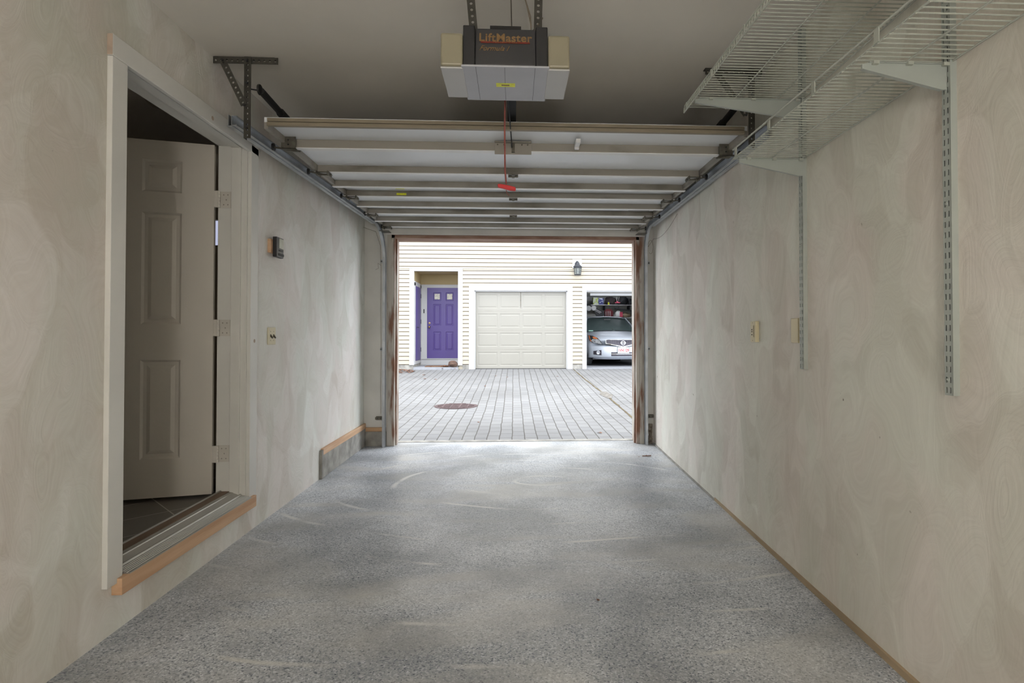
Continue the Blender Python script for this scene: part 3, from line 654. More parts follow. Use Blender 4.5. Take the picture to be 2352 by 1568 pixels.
# thin cable drooping by the right track
m = MB(); pts = [(XR(5.0)-.012, 5.0, 2.27+.02)]
for k in range(1, 13): a = k/12; pts.append((XR(5+1.0*a)-.012-.02*a, 5+.95*a, 2.29-.10*math.sin(a*2.4)-.0*a))
for k in range(13): a = -PI/2+k/12*1.7*PI; pts.append((1.50+.028*math.sin(a)*1, 5.99, 2.14+.075*math.cos(a)-.0))
m.tube(pts, .0018, 6)
tag(m.build('loose_cable', 'wirebrown'), 'thin dark cable looping beside the right track curve', 'cable')

m = MB(); m.tube([(-1.585, 5.9, 2.31), (-1.50, 6.09, 2.30), (-1.455, 6.10, 2.15), (-1.445, 6.10, 1.9), (-1.45, 6.10, 1.5), (-1.442, 6.10, 1.0), (-1.447, 6.10, .6), (-1.443, 6.10, .32)], .0018, 6); m.tube([(-1.445, 6.10, 1.93), (-1.475, 6.08, 1.955), (-1.47, 6.08, 1.90), (-1.50, 6.08, 1.885)], .0018, 6)
tag(m.build('loose_cable', 'wirebrown'), 'thin dark cable running down beside the left vertical track', 'cable')
# ================================================================ OPENER
t = thing('door_opener', 'grey motor unit of the garage door opener hung from the ceiling', 'garage door opener', (-.035, 2.42, 2.29))
X0, X1, Y0, Y1, Z0, Z1 = -.205, .135, 2.275, 2.60, 2.283, 2.455
m = MB(); m.prism([(X0+.045, Y0, Z0+.0085), (X1-.045, Y0, Z0+.0085), (X1-.045, Y0+.02, Z1), (X0+.045, Y0+.02, Z1)], (0, Y1-Y0-.03, 0)); hs = m.build('housing', 'opener', t, bevel=.004)
m = MB(); m.box(X0-.005, X0+.044, Y0+.002, Y1-.01, Z0+.0085, Z1+.003); m.box(X1-.044, X1+.005, Y0+.002, Y1-.01, Z0+.0085, Z1+.003); m.build('side_frame', 'opener_b', t, bevel=.004)
m = MB(); m.box(X0-.012, X1+.012, Y0-.004, Y1, Z0, Z0+.008); cv = m.build('bottom_cover', 'cover', t, bevel=.0025, seg=3)
m = MB(); m.box(X0+.0465, X0+.048, Y0, Y1-.01, Z0-.0006, Z0); m.box(X1-.048, X1-.0465, Y0, Y1-.01, Z0-.0006, Z0); m.box(-.039, -.0375, Y0, Y1-.01, Z0-.0006, Z0); sub(m, 'seam', 'opener', cv)
m = MB(); m.box(-.078, .005, 2.418, 2.452, Z0-.001, Z0-.0001); sub(m, 'caution_sticker', 'yellow', cv)
m = MB(); m.box(-.055, -.02, 2.43, 2.44, Z0-.0014, Z0-.001); sub(m, 'sticker_print', 'gold', cv)
for s in (-1, 1):
    xa, xb = (X0-.098, X0-.006) if s < 0 else (X1+.006, X1+.098)
    m = MB(); m.box(xa, xb, Y0+.005, Y1-.035, Z0+.006, Z1-.028); ln = m.build('lamp_lens', 'lens', t, bevel=.010, seg=3)
    m = MB(); m.box(xa+.0, xb-.0, Y0+.012, Y1-.03, Z0-.002, Z0+.0055); sub(m, 'lens_rim', 'wtrim', ln, bevel=.002)
m = MB(); m.box(-.10, .03, Y0+.03, Y0+.16, Z1+.002, Z1+.018); m.build('top_plate', 'blacksteel', t)
m = MB(); m.box(-.036, .012, Y1-.02, 6.1, 2.405, 2.44); m.box(-.065, -.01, 6.07, 6.12, 2.38, 2.46); m.build('rail', 'blacksteel', t)
m = MB(); m.box(-.05, .015, 2.70, 2.80, 2.375, 2.404); m.bar((-.03, 2.80, 2.39), (-.012, 3.39, 2.335), .006, .018); m.build('trolley', 'blacksteel', t)
for x0, x1 in ((-.168, -.19), (.10, .105)):
    m = MB(); perf(m, (x0, Y0+.03, Z1-.01), (x1, Y0+.03, CZ), .034, (0, -1, 0), .0262, .0065); m.box(x1-.07, x1+.05, Y0+.035, Y0+.07, CZ-.005, CZ-.001); m.build('hanging_strap', 'darksteel', t)
text('logo_lettering', 'LiftMaster', 'gold', .050, Matrix.Translation((-.036, Y0+.0145, Z1-.042)) @ Matrix.Rotation(-.12, 4, 'X') @ FACE_CAM, t, bold=.0011, spacing=1.07)
m = MB(); m.prism([(-.138, Y0+.009, Z1-.066), (.066, Y0+.009, Z1-.066), (.066, Y0+.0105, Z1-.0585), (-.138, Y0+.0105, Z1-.0585)], (0, .002, 0)); m.build('logo_strip', 'redprint', t)
text('model_lettering', 'PROFESSIONAL', 'gold', .0095, Matrix.Translation((-.036, Y0+.0085, Z1-.0625)) @ Matrix.Rotation(-.12, 4, 'X') @ FACE_CAM, t, spacing=1.65)
text('model_lettering', 'Formula I', 'gold', .031, Matrix.Translation((-.085, Y0+.0075, Z1-.09)) @ Matrix.Rotation(-.12, 4, 'X') @ FACE_CAM, t, shear=.5)
m = MB(); m.tube([(-.044, 2.755, 2.41), (-.046, 2.755, 2.2), (-.044, 2.755, 2.0), (-.038, 2.755, 1.93)], .0042, 8); rc = m.build('release_cord', 'cord', t)
m = MB(); m.prism([(-.082, 2.747, 1.925), (-.078, 2.747, 1.912), (-.05, 2.747, 1.906), (-.018, 2.747, 1.897), (.008, 2.747, 1.895), (.010, 2.747, 1.908), (.006, 2.747, 1.916), (-.03, 2.747, 1.924), (-.076, 2.747, 1.931)], (0, .016, 0)); sub(m, 'pull_handle', 'red', rc, bevel=.003)
m = MB(); m.tube([(-.038, 2.755, 1.90), (-.034, 2.755, 1.885), (-.024, 2.75, 1.872)], .002, 6); sub(m, 'cord_tail', 'cord', rc)
# wiring from the ceiling into the unit
m = MB(); m.tube([(.075, 2.36, CZ), (.045, 2.34, 2.62), (.07, 2.33, 2.53), (.075, 2.34, 2.46)], .003, 6); m.tube([(.03, 2.36, CZ), (.055, 2.34, 2.58), (.072, 2.34, 2.50)], .002, 6); m.tube([(.12, 2.32, 2.52), (.10, 2.31, 2.48), (.075, 2.33, 2.462)], .004, 6)
m.build('wiring', 'wirebrown', t)
m = MB(); m.box(.055, .09, 2.33, 2.38, CZ-.02, CZ)
tag(m.build('cable_clip', 'darksteel'), 'small metal clip on the ceiling above the opener wiring', 'clip')
m = MB(); m.tube([(-.02, 1.7, CZ-.0015), (-.012, 2.6, CZ-.0015), (-.0, 3.6, CZ-.0015), (.005, 5.5, CZ-.0015)], .0025, 6)
tag(m.build('ceiling_wire', 'wirebrown'), 'thin wire running along the ceiling above the opener', 'wire')

# ================================================================ WIRE SHELVES
def wire_shelf(label, xf, y0, y1, z, lip, mids, group, gap=.0254, hang=True):
    t = thing('wire_shelf', label, 'shelf', (XR(1.5), 1.5, z), group)
    m = MB(); n_ = int((y1-y0)/gap)
    for k in range(n_+1):
        y = y0+(y1-y0)*k/n_
        m.tube([(XR(y)-.008, y, z), (xf+.006, y, z), (xf, y, z-.006 if hang else z-.001), (xf-.002, y, z-lip if hang else z-.002)], .0023, 5)
    m.build('cross_wires', 'wire', t)
    m = MB(); r = .0032
    m.tube([(XR(y0)-.012, y0, z-.004), (XR(y1)-.012, y1, z-.004)], r, 6)
    m.tube([(xf+.002, y0, z+.003), (xf+.002, y1, z+.003)], r, 6); zz = z-lip if hang else z+.043; m.tube([(xf-.001, y0, zz), (xf-.001, y1, zz)], r if hang else .0042, 6)
    for f in mids:
        m.tube([(xf+(XR(y0)-xf)*f, y0, z-.005), (xf+(XR(y1)-xf)*f, y1, z-.005)], r, 6)
    m.build('long_wires', 'wire', t)
    m = MB()
    for k in range(9):
        y = y1-.05-.345*k
        if y > y0: m.box(xf-.005, xf-.002, y, y+(.012 if hang else .022), z-lip if hang else z, z+.003 if hang else z+.043)
    m.build('lip_clips', 'wire', t)
wire_shelf('deep white wire shelf, the higher of the two on the right wall', .86, -.2, 2.74, 2.33, .03, (.38, .75), 'white wire shelves', .0235)
wire_shelf('narrow white wire shelf, the lower of the two on the right wall', 1.07, -.2, 2.64, 2.038, .035, (.5,), 'white wire shelves', .0254, False)
def standard(label, y, z0, z1, bz):
    x = XR(y); t = thing('shelf_standard', label, 'shelf standard', (x, y, z0), 'slotted shelf standards')
    m = MB(); slotted(m, (x-.022, y, z0), (x-.022, y, z1), .03, (-1, 0, 0), 2, .032, .0055, .018)
    m.box(x-.022, x-.0005, y-.0165, y-.015, z0, z1); m.box(x-.022, x-.0005, y+.015, y+.0165, z0, z1); m.build('channel', 'std', t)
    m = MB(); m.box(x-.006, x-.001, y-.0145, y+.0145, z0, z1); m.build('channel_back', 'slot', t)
    m = MB()
    for z in (z0+.05, z0+.6, z0+1.1): m.lathe([(0, 0), (.006, 0), (.004, -.003), (0, -.003)], (x-.0245, y, z), 10, 'x')
    m.build('screws', 'std', t)
standard('slotted white shelf standard, the far one ending above the outlet', 2.62, 1.012, CZ-.005, None)
standard('slotted white shelf standard, the near one at the right of the photo', 1.665, .99, CZ-.005, None)
def bracket(label, y, z, xf, h0, h1):
    x = XR(y)-.020; t = thing('shelf_bracket', label, 'bracket', (x, y, z), 'white steel shelf brackets')
    m = MB(); m.prism([(x, y-.004, z-.008), (x, y-.004, z-h0), (x-.02, y-.004, z-h0), (xf, y-.004, z-h1), (xf, y-.004, z-.012), (xf+.02, y-.004, z-.008)], (0, .008, 0)); m.build('arm', 'std', t, bevel=.001)
    m = MB(); m.bar((x-.02, y, z-h0), (xf, y, z-h1), .014, .003); m.box(xf+.02, x, y-.009, y+.009, z-.0095, z-.007); m.build('flange', 'std', t)
    m = MB()
    for f in (.15, .55, .97): m.box(xf+(x-xf)*f-.012, xf+(x-xf)*f+.006, y-.016, y-.004, z-.016, z-.006)
    m.build('clips', 'wire', t)
bracket('long white bracket under the higher shelf on the far standard', 2.62, 2.33, .875, .10, .028)
bracket('long white bracket under the higher shelf on the near standard', 1.665, 2.33, .875, .10, .028)
bracket('short white bracket under the lower shelf on the far standard', 2.605, 2.036, 1.085, .088, .028)
bracket('short white bracket under the lower shelf on the near standard', 1.665, 2.036, 1.085, .088, .028)

# ================================================================ WALL FITTINGS
t = thing('wall_control', 'black opener control panel with a grey display on an orange wood block', 'control panel', (XL, 3.80, 1.77))
m = MB(); m.box(XL, XL+.022, 3.74, 3.84, 1.725, 1.815); m.build('wood_block', 'pine', t)
m = MB(); m.box(XL+.0225, XL+.05, 3.765, 3.875, 1.70, 1.835); cs = m.build('case', 'blackpl', t, bevel=.003)
m = MB(); m.box(XL+.050, XL+.052, 3.80, 3.868, 1.762, 1.828); sub(m, 'display', 'lcd', cs)
m = MB(); [m.box(XL+.050, XL+.0535, 3.796+.02*k, 3.812+.02*k, 1.712, 1.728) for k in range(4)]; m.box(XL+.050, XL+.0525, 3.798, 3.85, 1.742, 1.752); sub(m, 'buttons', 'slot', cs)
t = thing('light_switch', 'ivory double toggle switch plate on the left wall', 'light switch', (XL, 3.80, 1.17))
m = MB(); m.box(XL, XL+.007, 3.745, 3.86, 1.112, 1.228); pt = m.build('plate', 'ivory', t, bevel=.003)
for y in (3.779, 3.826):
    m = MB(); m.prism([(XL+.007, y-.005, 1.165), (XL+.007, y-.005, 1.182), (XL+.022, y-.005, 1.160), (XL+.020, y-.005, 1.153)], (0, .010, 0)); sub(m, 'toggle', 'ivory_d', pt)
m = MB(); [m.lathe([(0, 0), (.0035, 0), (0, .001)], (XL+.0072, y, z), 8, 'x') for y in (3.779, 3.826) for z in (1.14, 1.2)]; sub(m, 'screws', 'ivory_d', pt)
for label, y, z, w_, blank in (('ivory outlet box with sockets, left of the far shelf standard', 3.225, 1.197, .05, 0), ('ivory blank cover plate half hidden behind the far shelf standard', 2.73, 1.2, .055, 1)):
    t = thing('wall_outlet' if not blank else 'cover_plate', label, 'outlet' if not blank else 'cover plate', (XR(y), y, z))
    m = MB(); m.box(XR(y)-.024 if not blank else XR(y)-.008, XR(y)+.001, y-w_/2-.012, y+w_/2+.005, z-.062, z+.062); pt = m.build('plate', 'ivory', t, bevel=.003)
    if not blank:
        m = MB(); m.box(XR(y)-.0265, XR(y)-.024, y-.018, y+.014, z-.036, z+.040); sub(m, 'socket_face', 'ivory', pt, bevel=.001)
        m = MB(); xx = XR(y)-.0275
        for dz in (-.018, .0, .012): m.box(xx, xx+.001, y-.004, y+.008, z+dz-.0035, z+dz+.0035)
        m.box(xx, xx+.001, y-.021, y-.0185, z-.03, z+.034); [m.lathe([(0, 0), (.003, 0), (0, -.001)], (XR(y)-.0242, y, z+q), 8, 'x') for q in (-.052, .052)]
        sub(m, 'slots', 'ivory_d', pt)
# unseen fill lamp added behind the camera to brighten the garage
t = thing('fill_lamp', 'unseen round fill globe added behind the camera', 'lamp', (.0, -1.85, FZ))
m = MB(); m.lathe([(0, 0), (.16, 0), (.16, .02), (.02, .03), (.015, .04), (.015, 1.12), (.05, 1.14), (.05, 1.17)], (.0, -1.85, FZ), 24); m.build('fill_stand', 'blacksteel', t)
m = MB(); m.lathe([(.001, .2)]+[(.2*math.sin(PI*k/12), .2*math.cos(PI*k/12)) for k in range(1, 12)]+[(.001, -.2)], (.0, -1.85, 1.33), 24); m.build('globe', 'globe', t, smooth=True)  # unseen globe of the added fill lamp
# ================================================================ COURTYARD
def gz(y):
    return -.035 if y <= 6.2 else (-.035+.035*(y-6.2)/3.05 if y < 9.25 else (.24*(y-9.25)/5.85 if y < 15.1 else .24))
b = MB(); ys = [6.34, 6.9, 7.6, 8.4, 9.25, 10, 11, 12, 13, 14, 15.1, 16.4]
vs = []; fs = []
for y in ys: vs += [(-14, y, gz(y)), (14, y, gz(y)), (-14, y, gz(y)-.2), (14, y, gz(y)-.2)]
for i in range(len(ys)-1):
    a = i*4; c = a+4; fs += [(a, a+1, c+1, c), (a+3, a+2, c+2, c+3), (a, c, c+2, a+2), (a+1, a+3, c+3, c+1)]
fs += [(0, 2, 3, 1), (a+4, a+5, a+7, a+6)]
b.add(vs, fs); struct(b, 'courtyard_paving', 'paver', 'grey concrete block paving of the courtyard', 'paving')
b = MB(); b.box(OX0, OX1, 6.30, 6.40, -.06, -.030); struct(b, 'trim_14', 'concrete', 'pale concrete edge between garage floor and paving', 'kerb', bevel=.004)
b = MB(); b.box(-14, 14, 16.4, 24, 0, .2); struct(b, 'ground', 'concrete', 'ground under the opposite building', 'ground')
# mossy joint
m = MB(); P = [(1.62, 15.05), (1.64, 13), (1.69, 11.2), (1.73, 10.2), (1.74, 9.2), (1.71, 8.2), (1.67, 7.2), (1.63, 6.5)]
random.seed(3)
def strip(mb, P, w0, h=.004, jit=.012):
    L_, R_ = [], []
    pts = []
    for i in range(len(P)-1):
        for k in range(10): f = k/10; pts.append((P[i][0]+(P[i+1][0]-P[i][0])*f, P[i][1]+(P[i+1][1]-P[i][1])*f))
    for x, y in pts:
        w_ = w0*random.uniform(.5, 1.3); x += random.uniform(-jit, jit)*.5
        L_.append((x-w_, y, gz(y)+h)); R_.append((x+w_, y, gz(y)+h))
    for i in range(len(pts)-1): mb.quad(L_[i], R_[i], R_[i+1], L_[i+1])
strip(m, P, .016)
tag(m.build('mossy_joint', 'moss'), 'winding joint full of moss and leaf crumbs across the paving', 'moss', kind='stuff')
m = MB(); c = (1.735, 10.35); ring = []
for k in range(20): a = 2*PI*k/20; r_ = random.uniform(.8, 1.15); ring.append((c[0]+.11*r_*math.cos(a), c[1]+.42*r_*math.sin(a), gz(c[1]+.42*r_*math.sin(a))+.006))
m.add(ring+[(c[0], c[1], gz(c[1])+.02)], [(k, (k+1) % 20, 20) for k in range(20)])
tag(m.build('mortar_patch', 'patch'), 'grey crumbled mortar patch on the mossy paving joint', 'mortar patch')
# drain
t = thing('storm_drain', 'round rusty storm drain grate in the paving', 'drain', (-.95, 9.2, 0))
m = MB(); m.lathe([(.355, .0), (.355, .008), (.30, .010), (.30, .0)], (-.95, 9.2, gz(9.2)-.002), 40); m.build('frame', 'rust', t)
m = MB(); m.lathe([(0, .0), (.298, .0), (.298, .0005), (0, .0005)], (-.95, 9.2, gz(9.2)+.002), 40); m.build('void', 'hole', t)
m = MB()
for k in range(-5, 6):
    y = 9.2+k*.052; h = math.sqrt(max(0, .296**2-(k*.052)**2)); m.box(-.95-h, -.95+h, y-.015, y+.015, gz(9.2)+.003, gz(9.2)+.012)
for x in (-.2, -.07, .07, .2):
    h = math.sqrt(.296**2-x*x); m.box(-.95+x-.012, -.95+x+.012, 9.2-h, 9.2+h, gz(9.2)+.003, gz(9.2)+.0118)
m.build('grate', 'rust', t)

# ================================================================ OPPOSITE BUILDING
FY = 15.1; GZ = .235
bd = thing('opposite_building', 'cream clapboard townhouse with white trim across the courtyard', 'building', (0, FY, GZ))
# clapboards
m = MB(); m.cur = 0; pitch = .1105; base = .365
def clap(x0, x1, z0, z1, y=FY):
    k = int((z0-base)/pitch)-1
    while base+k*pitch < z1:
        a, c = base+k*pitch, base+(k+1)*pitch; k += 1
        za, zc = max(a, z0), min(c, z1)
        if zc-za < .012: continue
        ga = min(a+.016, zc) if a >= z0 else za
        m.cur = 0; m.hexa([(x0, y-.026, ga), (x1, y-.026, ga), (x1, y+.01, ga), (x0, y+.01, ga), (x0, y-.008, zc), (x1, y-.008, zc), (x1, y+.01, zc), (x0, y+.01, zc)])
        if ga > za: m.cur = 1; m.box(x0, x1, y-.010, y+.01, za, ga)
clap(-9, 9, 2.965, 6.2); clap(-9, -2.815, .365, 2.965); clap(-1.385, 9, 2.50, 2.965); clap(-1.385, -1.215, .365, 2.50); clap(1.61, 1.875, .365, 2.50); clap(4.70, 9, .365, 2.50)
m.build('clapboard_siding', ['siding', 'shadow_line'], bd)
# core walls behind the siding
m = MB(); y0, y1 = FY+.012, FY+.2
for x0, x1, z0, z1 in ((-9, 9, 2.91, 6.2), (-9, -2.70, .2, 2.91), (-1.50, -1.06, .2, 2.91), (-1.06, 4.56, 2.40, 2.91), (1.475, 1.985, .2, 2.40), (4.56, 9, .2, 2.40)): m.box(x0, x1, y0, y1, z0, z1)
m.build('wall_core', 'siding', bd)
m = MB(); m.box(-9, -2.70, FY-.005, FY+.011, .15, .365); m.box(-1.385, -1.215, FY-.005, FY+.011, .2, .365); m.box(1.61, 1.88, FY-.005, FY+.011, .2, .365); m.box(4.7, 9, FY-.005, FY+.011, .2, .365); m.box(-2.74, -2.69, FY+.012, FY+1.1, .2, .37)
[c.build('foundation', 'concrete', bd) for c in m.comps()]
# trims
m = MB(); ya, yb = FY-.035, FY+.012
m.box(-2.815, -2.69, ya, yb, .355, 2.96); m.box(-1.51, -1.385, ya, yb, .345, 2.96); m.box(-2.69, -1.51, ya, yb, 2.895, 2.96); m.box(-2.83, -1.37, ya-.01, yb, 2.96, 2.975); m.build('entry_trim', 'wtrim', bd, bevel=.003)
m = MB(); m.box(-1.215, -1.065, ya, yb, .235, 2.50); m.box(1.465, 1.61, ya, yb, .235, 2.50); m.box(-1.065, 1.465, ya, yb, 2.375, 2.50)
m.box(-1.065, -1.04, FY, FY+.15, .235, 2.375); m.box(1.44, 1.465, FY, FY+.15, .235, 2.375); m.box(-1.065, 1.465, FY, FY+.15, 2.35, 2.375); m.build('garage_trim', 'wtrim', bd, bevel=.003)
m = MB(); m.box(1.875, 1.995, ya, yb, .235, 2.50); m.box(4.555, 4.70, ya, yb, .235, 2.50); m.box(1.995, 4.555, ya, yb, 2.38, 2.50)
m.box(1.995, 4.555, FY, FY+.15, 2.35, 2.38); m.build('garage_trim', 'wtrim', bd, bevel=.003)
# entry recess
m = MB(); m.box(-2.70, -1.50, FY+.012, 16.4, 2.91, 2.96); m.box(-2.71, -2.69, FY+.012, 16.2, 2.60, 2.91); m.box(-2.69, -1.50, 16.18, 16.21, 2.63, 2.91); m.box(-1.505, -1.485, FY+.012, 16.2, .3, 2.91); m.build('recess_lining', 'soffit', bd)
m = MB(); m.box(-2.69, -2.51, 16.17, 16.2, .30, 2.63); m.box(-2.51, -1.55, 16.17, 16.2, 2.535, 2.63); m.box(-1.555, -1.505, 16.17, 16.2, .3, 2.63); m.box(-2.69, -1.505, 16.15, 16.2, .30, .47); m.box(-2.69, -1.505, 16.12, 16.2, .47, .49)
m.box(-2.69, -2.675, FY+.012, 16.17, .37, .46); m.box(-2.69, -2.675, FY+.012, FY+.14, .46, 2.60); m.box(-2.69, -2.675, 16.02, 16.17, .46, 2.60); m.box(-2.69, -2.675, FY+.012, 16.17, 2.51, 2.63); m.build('recess_trim', 'wtrim', bd, bevel=.002)
m = MB(); m.box(-2.69, -1.50, FY-.10, 16.2, .2, .298); m.build('entry_slab', 'concrete_l', bd)
m = MB(); door_leaf(m, .95, .492, 2.535, [(.18, .40), (.54, .76)], [(.72, 1.26), (1.44, 2.06), (2.16, 2.40)], .04, .014); m.v = [(v[0]-2.51, v[1]+16.165, v[2]) for v in m.v]
ed = m.build('entry_door', 'purple', bd); tag(ed, 'purple six-panel front door with two small panes')
for x in (-2.33, -1.97):
    m = MB(); m.box(x+.035, x+.185, 16.158, 16.166, 2.20, 2.36); sub(m, 'window_pane', 'sheen', ed)
m = MB(); m.lathe([(0, 0), (.03, 0), (.03, -.008), (.012, -.015), (.012, -.035), (.03, -.045), (.03, -.065), (0, -.075)], (-2.44, 16.165, 1.40), 16, 'y'); sub(m, 'door_knob', 'brass', ed, smooth=True)
m = MB(); m.lathe([(0, 0), (.03, 0), (.028, -.015), (0, -.018)], (-2.44, 16.165, 1.51), 16, 'y'); sub(m, 'deadbolt', 'brass', ed)
m = MB(); m.box(-2.672, -2.664, FY+.15, 16.01, .465, 2.505); cdoor = m.build('closet_door', 'purple', bd); tag(cdoor, 'narrow purple side door in the entry recess')
for z in (.75, 1.55, 2.28):
    m = MB(); m.box(-2.664, -2.655, 15.985, 16.035, z-.06, z+.06); sub(m, 'hinge', 'lantern', cdoor)
m = MB(); m.tube([(-2.664, 15.36, 1.38), (-2.62, 15.36, 1.38), (-2.615, 15.42, 1.375)], .010, 8); sub(m, 'lever_handle', 'lantern', cdoor)
text('house_number', '1', 'blackpl', .15, Matrix.Translation((-2.60, 16.166, 1.85)) @ FACE_CAM, bd, extr=.002, bold=.008)
# closed garage door, 4 x 4 raised panels
m = MB(); gw = 2.48; z0, z1 = .25, 2.35; rh = (z1-z0)/4; cols = [(.05+.61*k, .05+.61*k+.55) for k in range(4)]; rows = [(z0+rh*k+.075, z0+rh*(k+1)-.075) for k in range(4)]
door_leaf(m, gw, z0, z1, cols, rows, .045, .007); m.v = [(v[0]-1.04, v[1]+FY+.075, v[2]) for v in m.v]
og = m.build('closed_garage_door', 'cream', bd); tag(og, 'closed cream panelled garage door')
m = MB(); [m.box(-1.04, 1.44, FY+.073, FY+.0752, z0+rh*k-.003, z0+rh*k+.003) for k in (1, 2, 3)]; sub(m, 'section_joints', 'rail', og)
m = MB(); m.box(-1.04, 1.44, FY+.06, FY+.09, .236, .256); sub(m, 'bottom_seal', 'blackpl', og)
m = MB(); m.prism([(.185, FY+.072, 2.34), (.198, FY+.072, 2.34), (.20, FY+.072, 2.05), (.197, FY+.072, 1.93), (.190, FY+.072, 1.90), (.186, FY+.072, 1.95), (.181, FY+.072, 2.08)], (0, .002, 0)); sub(m, 'dark_streak', 'hinge', og)
# open garage beside it
m = MB(); m.box(1.55, 1.70, FY+.2, 20.6, .2, 2.95); m.box(4.75, 4.95, FY+.2, 20.6, .2, 2.95); m.box(1.7, 4.95, 20.4, 20.6, .2, 2.95); m.box(1.7, 4.95, FY+.2, 20.6, 2.80, 2.95); m.build('open_garage_walls', 'gwall', bd)
m = MB(); m.box(1.985, 4.75, FY, FY+.2, .2, .262); m.box(1.70, 4.75, FY+.2, 20.4, .2, .262); m.build('open_garage_floor', 'concrete_l', bd)
m = MB(); m.box(2.05, 4.5, 15.3, 17.4, 2.38, 2.42); m.box(2.05, 4.5, 15.26, 15.3, 2.33, 2.42); rd = m.build('raised_garage_door', 'cream', bd)
m = MB(); m.box(2.12, 4.5, 15.255, 15.265, 2.262, 2.287); m.box(2.12, 4.5, 15.262, 15.27, 2.287, 2.34); sub(m, 'bottom_edge', 'wtrim', rd)
m = MB(); m.box(2.75, 4.74, 20.36, 20.4, 1.6, 2.27); m.box(2.45, 2.75, 20.36, 20.4, 1.6, 2.1); m.build('back_board', 'gboard', bd)
m = MB(); m.box(-9, -2.7, 19.5, 19.7, .2, 6.2); m.box(-9, 9, 20.6, 20.8, .2, 6.2); m.box(-9.2, 9.2, 14.9, 20.8, 6.2, 6.4); m.box(-9, -8.8, FY+.2, 20.6, .2, 6.2); m.box(8.8, 9, FY+.2, 20.6, .2, 6.2); m.build('roof_and_rear_walls', 'siding', bd)

# ---- lantern
t = thing('fill_tube_light', 'unseen strip light added to brighten the opposite garage', 'light', (3.4, 19.0, 2.8))  # extra tube, out of view, added to light the open garage
m = MB(); m.box(2.8, 4.0, 18.95, 19.05, 2.76, 2.80); m.build('housing', 'wtrim', t)
m = MB(); m.tube([(2.82, 19.0, 2.74), (3.98, 19.0, 2.74)], .018, 10); m.build('tube', 'tube', t)
LX, LY = 1.735, FY-.026
t = thing('wall_lantern', 'grey metal carriage lantern on the cream siding', 'wall lantern', (LX, LY, 2.95))
m = MB(); m.box(LX-.13, LX+.13, LY-.010, LY+.01, 3.0, 3.24); m.build('mounting_block', 'wtrim', t, bevel=.003)
m = MB(); m.prism([(LX-.065, LY-.025, 2.98), (LX+.065, LY-.025, 2.98), (LX+.065, LY-.025, 3.13), (LX+.03, LY-.025, 3.18), (LX, LY-.025, 3.2), (LX-.03, LY-.025, 3.18), (LX-.065, LY-.025, 3.13)], (0, .014, 0)); m.tube([(LX, LY-.02, 3.14), (LX, LY-.10, 3.17), (LX, LY-.13, 3.11)], .013, 8); m.build('back_plate', 'lantern', t)
m = MB(); m.lathe([(.01, .13), (.04, .10), (.06, .06), (.115, .012), (.125, .0), (.11, -.008)], (LX, LY-.13, 3.02), 6); m.build('cap', 'lantern', t)
m = MB()
for k in range(6):
    a = 2*PI*k/6; m.bar((LX+.105*math.cos(a), LY-.13+.105*math.sin(a), 3.012), (LX+.082*math.cos(a), LY-.13+.082*math.sin(a), 2.80), .012, .012)
m.lathe([(0, -.225), (.085, -.225), (.09, -.212), (.06, -.205)], (LX, LY-.13, 3.02), 6); m.lathe([(.11, -.035), (.112, -.005), (.09, -.005)], (LX, LY-.13, 3.02), 6); m.build('cage', 'lantern', t)
m = MB(); m.lathe([(.078, -.205), (.096, -.04)], (LX, LY-.13, 3.02), 6); m.build('glass', 'lglass', t)

# ---- doormat, stone, leaves
m = MB(); m.box(-2.42, -1.80, 15.16, 15.56, .2985, .318, rz=.03); tag(m.build('doormat', 'mat', bevel=.004), 'brown coir doormat in front of the purple door', 'doormat')
m = MB(); m.lathe([(.02, .0), (.11, .01), (.14, .07), (.11, .13), (.05, .16), (.01, .165)], (-1.65, 15.10, .299), 9); m.v = [(v[0]+random.uniform(-.02, .02), v[1]+random.uniform(-.02, .02), v[2]+random.uniform(0, .015)) for v in m.v]
tag(m.build('stone', 'stone'), 'brown lump of stone beside the doormat', 'stone')
def leaf_into(mb, x, y, z, s, a):
    base = [(0, -1), (.45, -.55), (.3, -.2), (.6, .15), (.28, .4), (0, 1), (-.3, .4), (-.55, .1), (-.3, -.25), (-.42, -.6)]
    tx, ty = random.uniform(-.5, .5), random.uniform(-.5, .5); vs = []
    for u, v in base:
        X = (u*math.cos(a)-v*math.sin(a))*s; Y = (u*math.sin(a)+v*math.cos(a))*s; vs.append((x+X, y+Y, z+abs(tx*X+ty*Y)+.2*abs(u)*s))
    vs.append((x, y, z+.12*s)); mb.add(vs, [(k, (k+1) % 10, 10) for k in range(10)])
random.seed(11)
m = MB()
for k in range(170):
    r_ = random.random()**.7; a = random.uniform(0, 2*PI); x = -2.98+.42*r_*math.cos(a); y = 14.45+.42*r_*math.sin(a); leaf_into(m, x, y, gz(y)+.01+.07*(1-r_)*random.random(), random.uniform(.03, .05), random.uniform(0, 6))
tag(m.build('leaf_pile', 'leaf'), 'pile of dry brown leaves by the left foundation', 'leaves', kind='stuff')
m = MB()
for k in range(60): x = random.gauss(-1.83, .12); y = random.gauss(15.12, .07); leaf_into(m, x, y, (.305 if y > 15.0 else gz(y)+.01)+.03*random.random(), random.uniform(.03, .045), random.uniform(0, 6))
tag(m.build('leaf_pile', 'leaf'), 'drift of dry brown leaves at the edge of the doormat', 'leaves', kind='stuff')
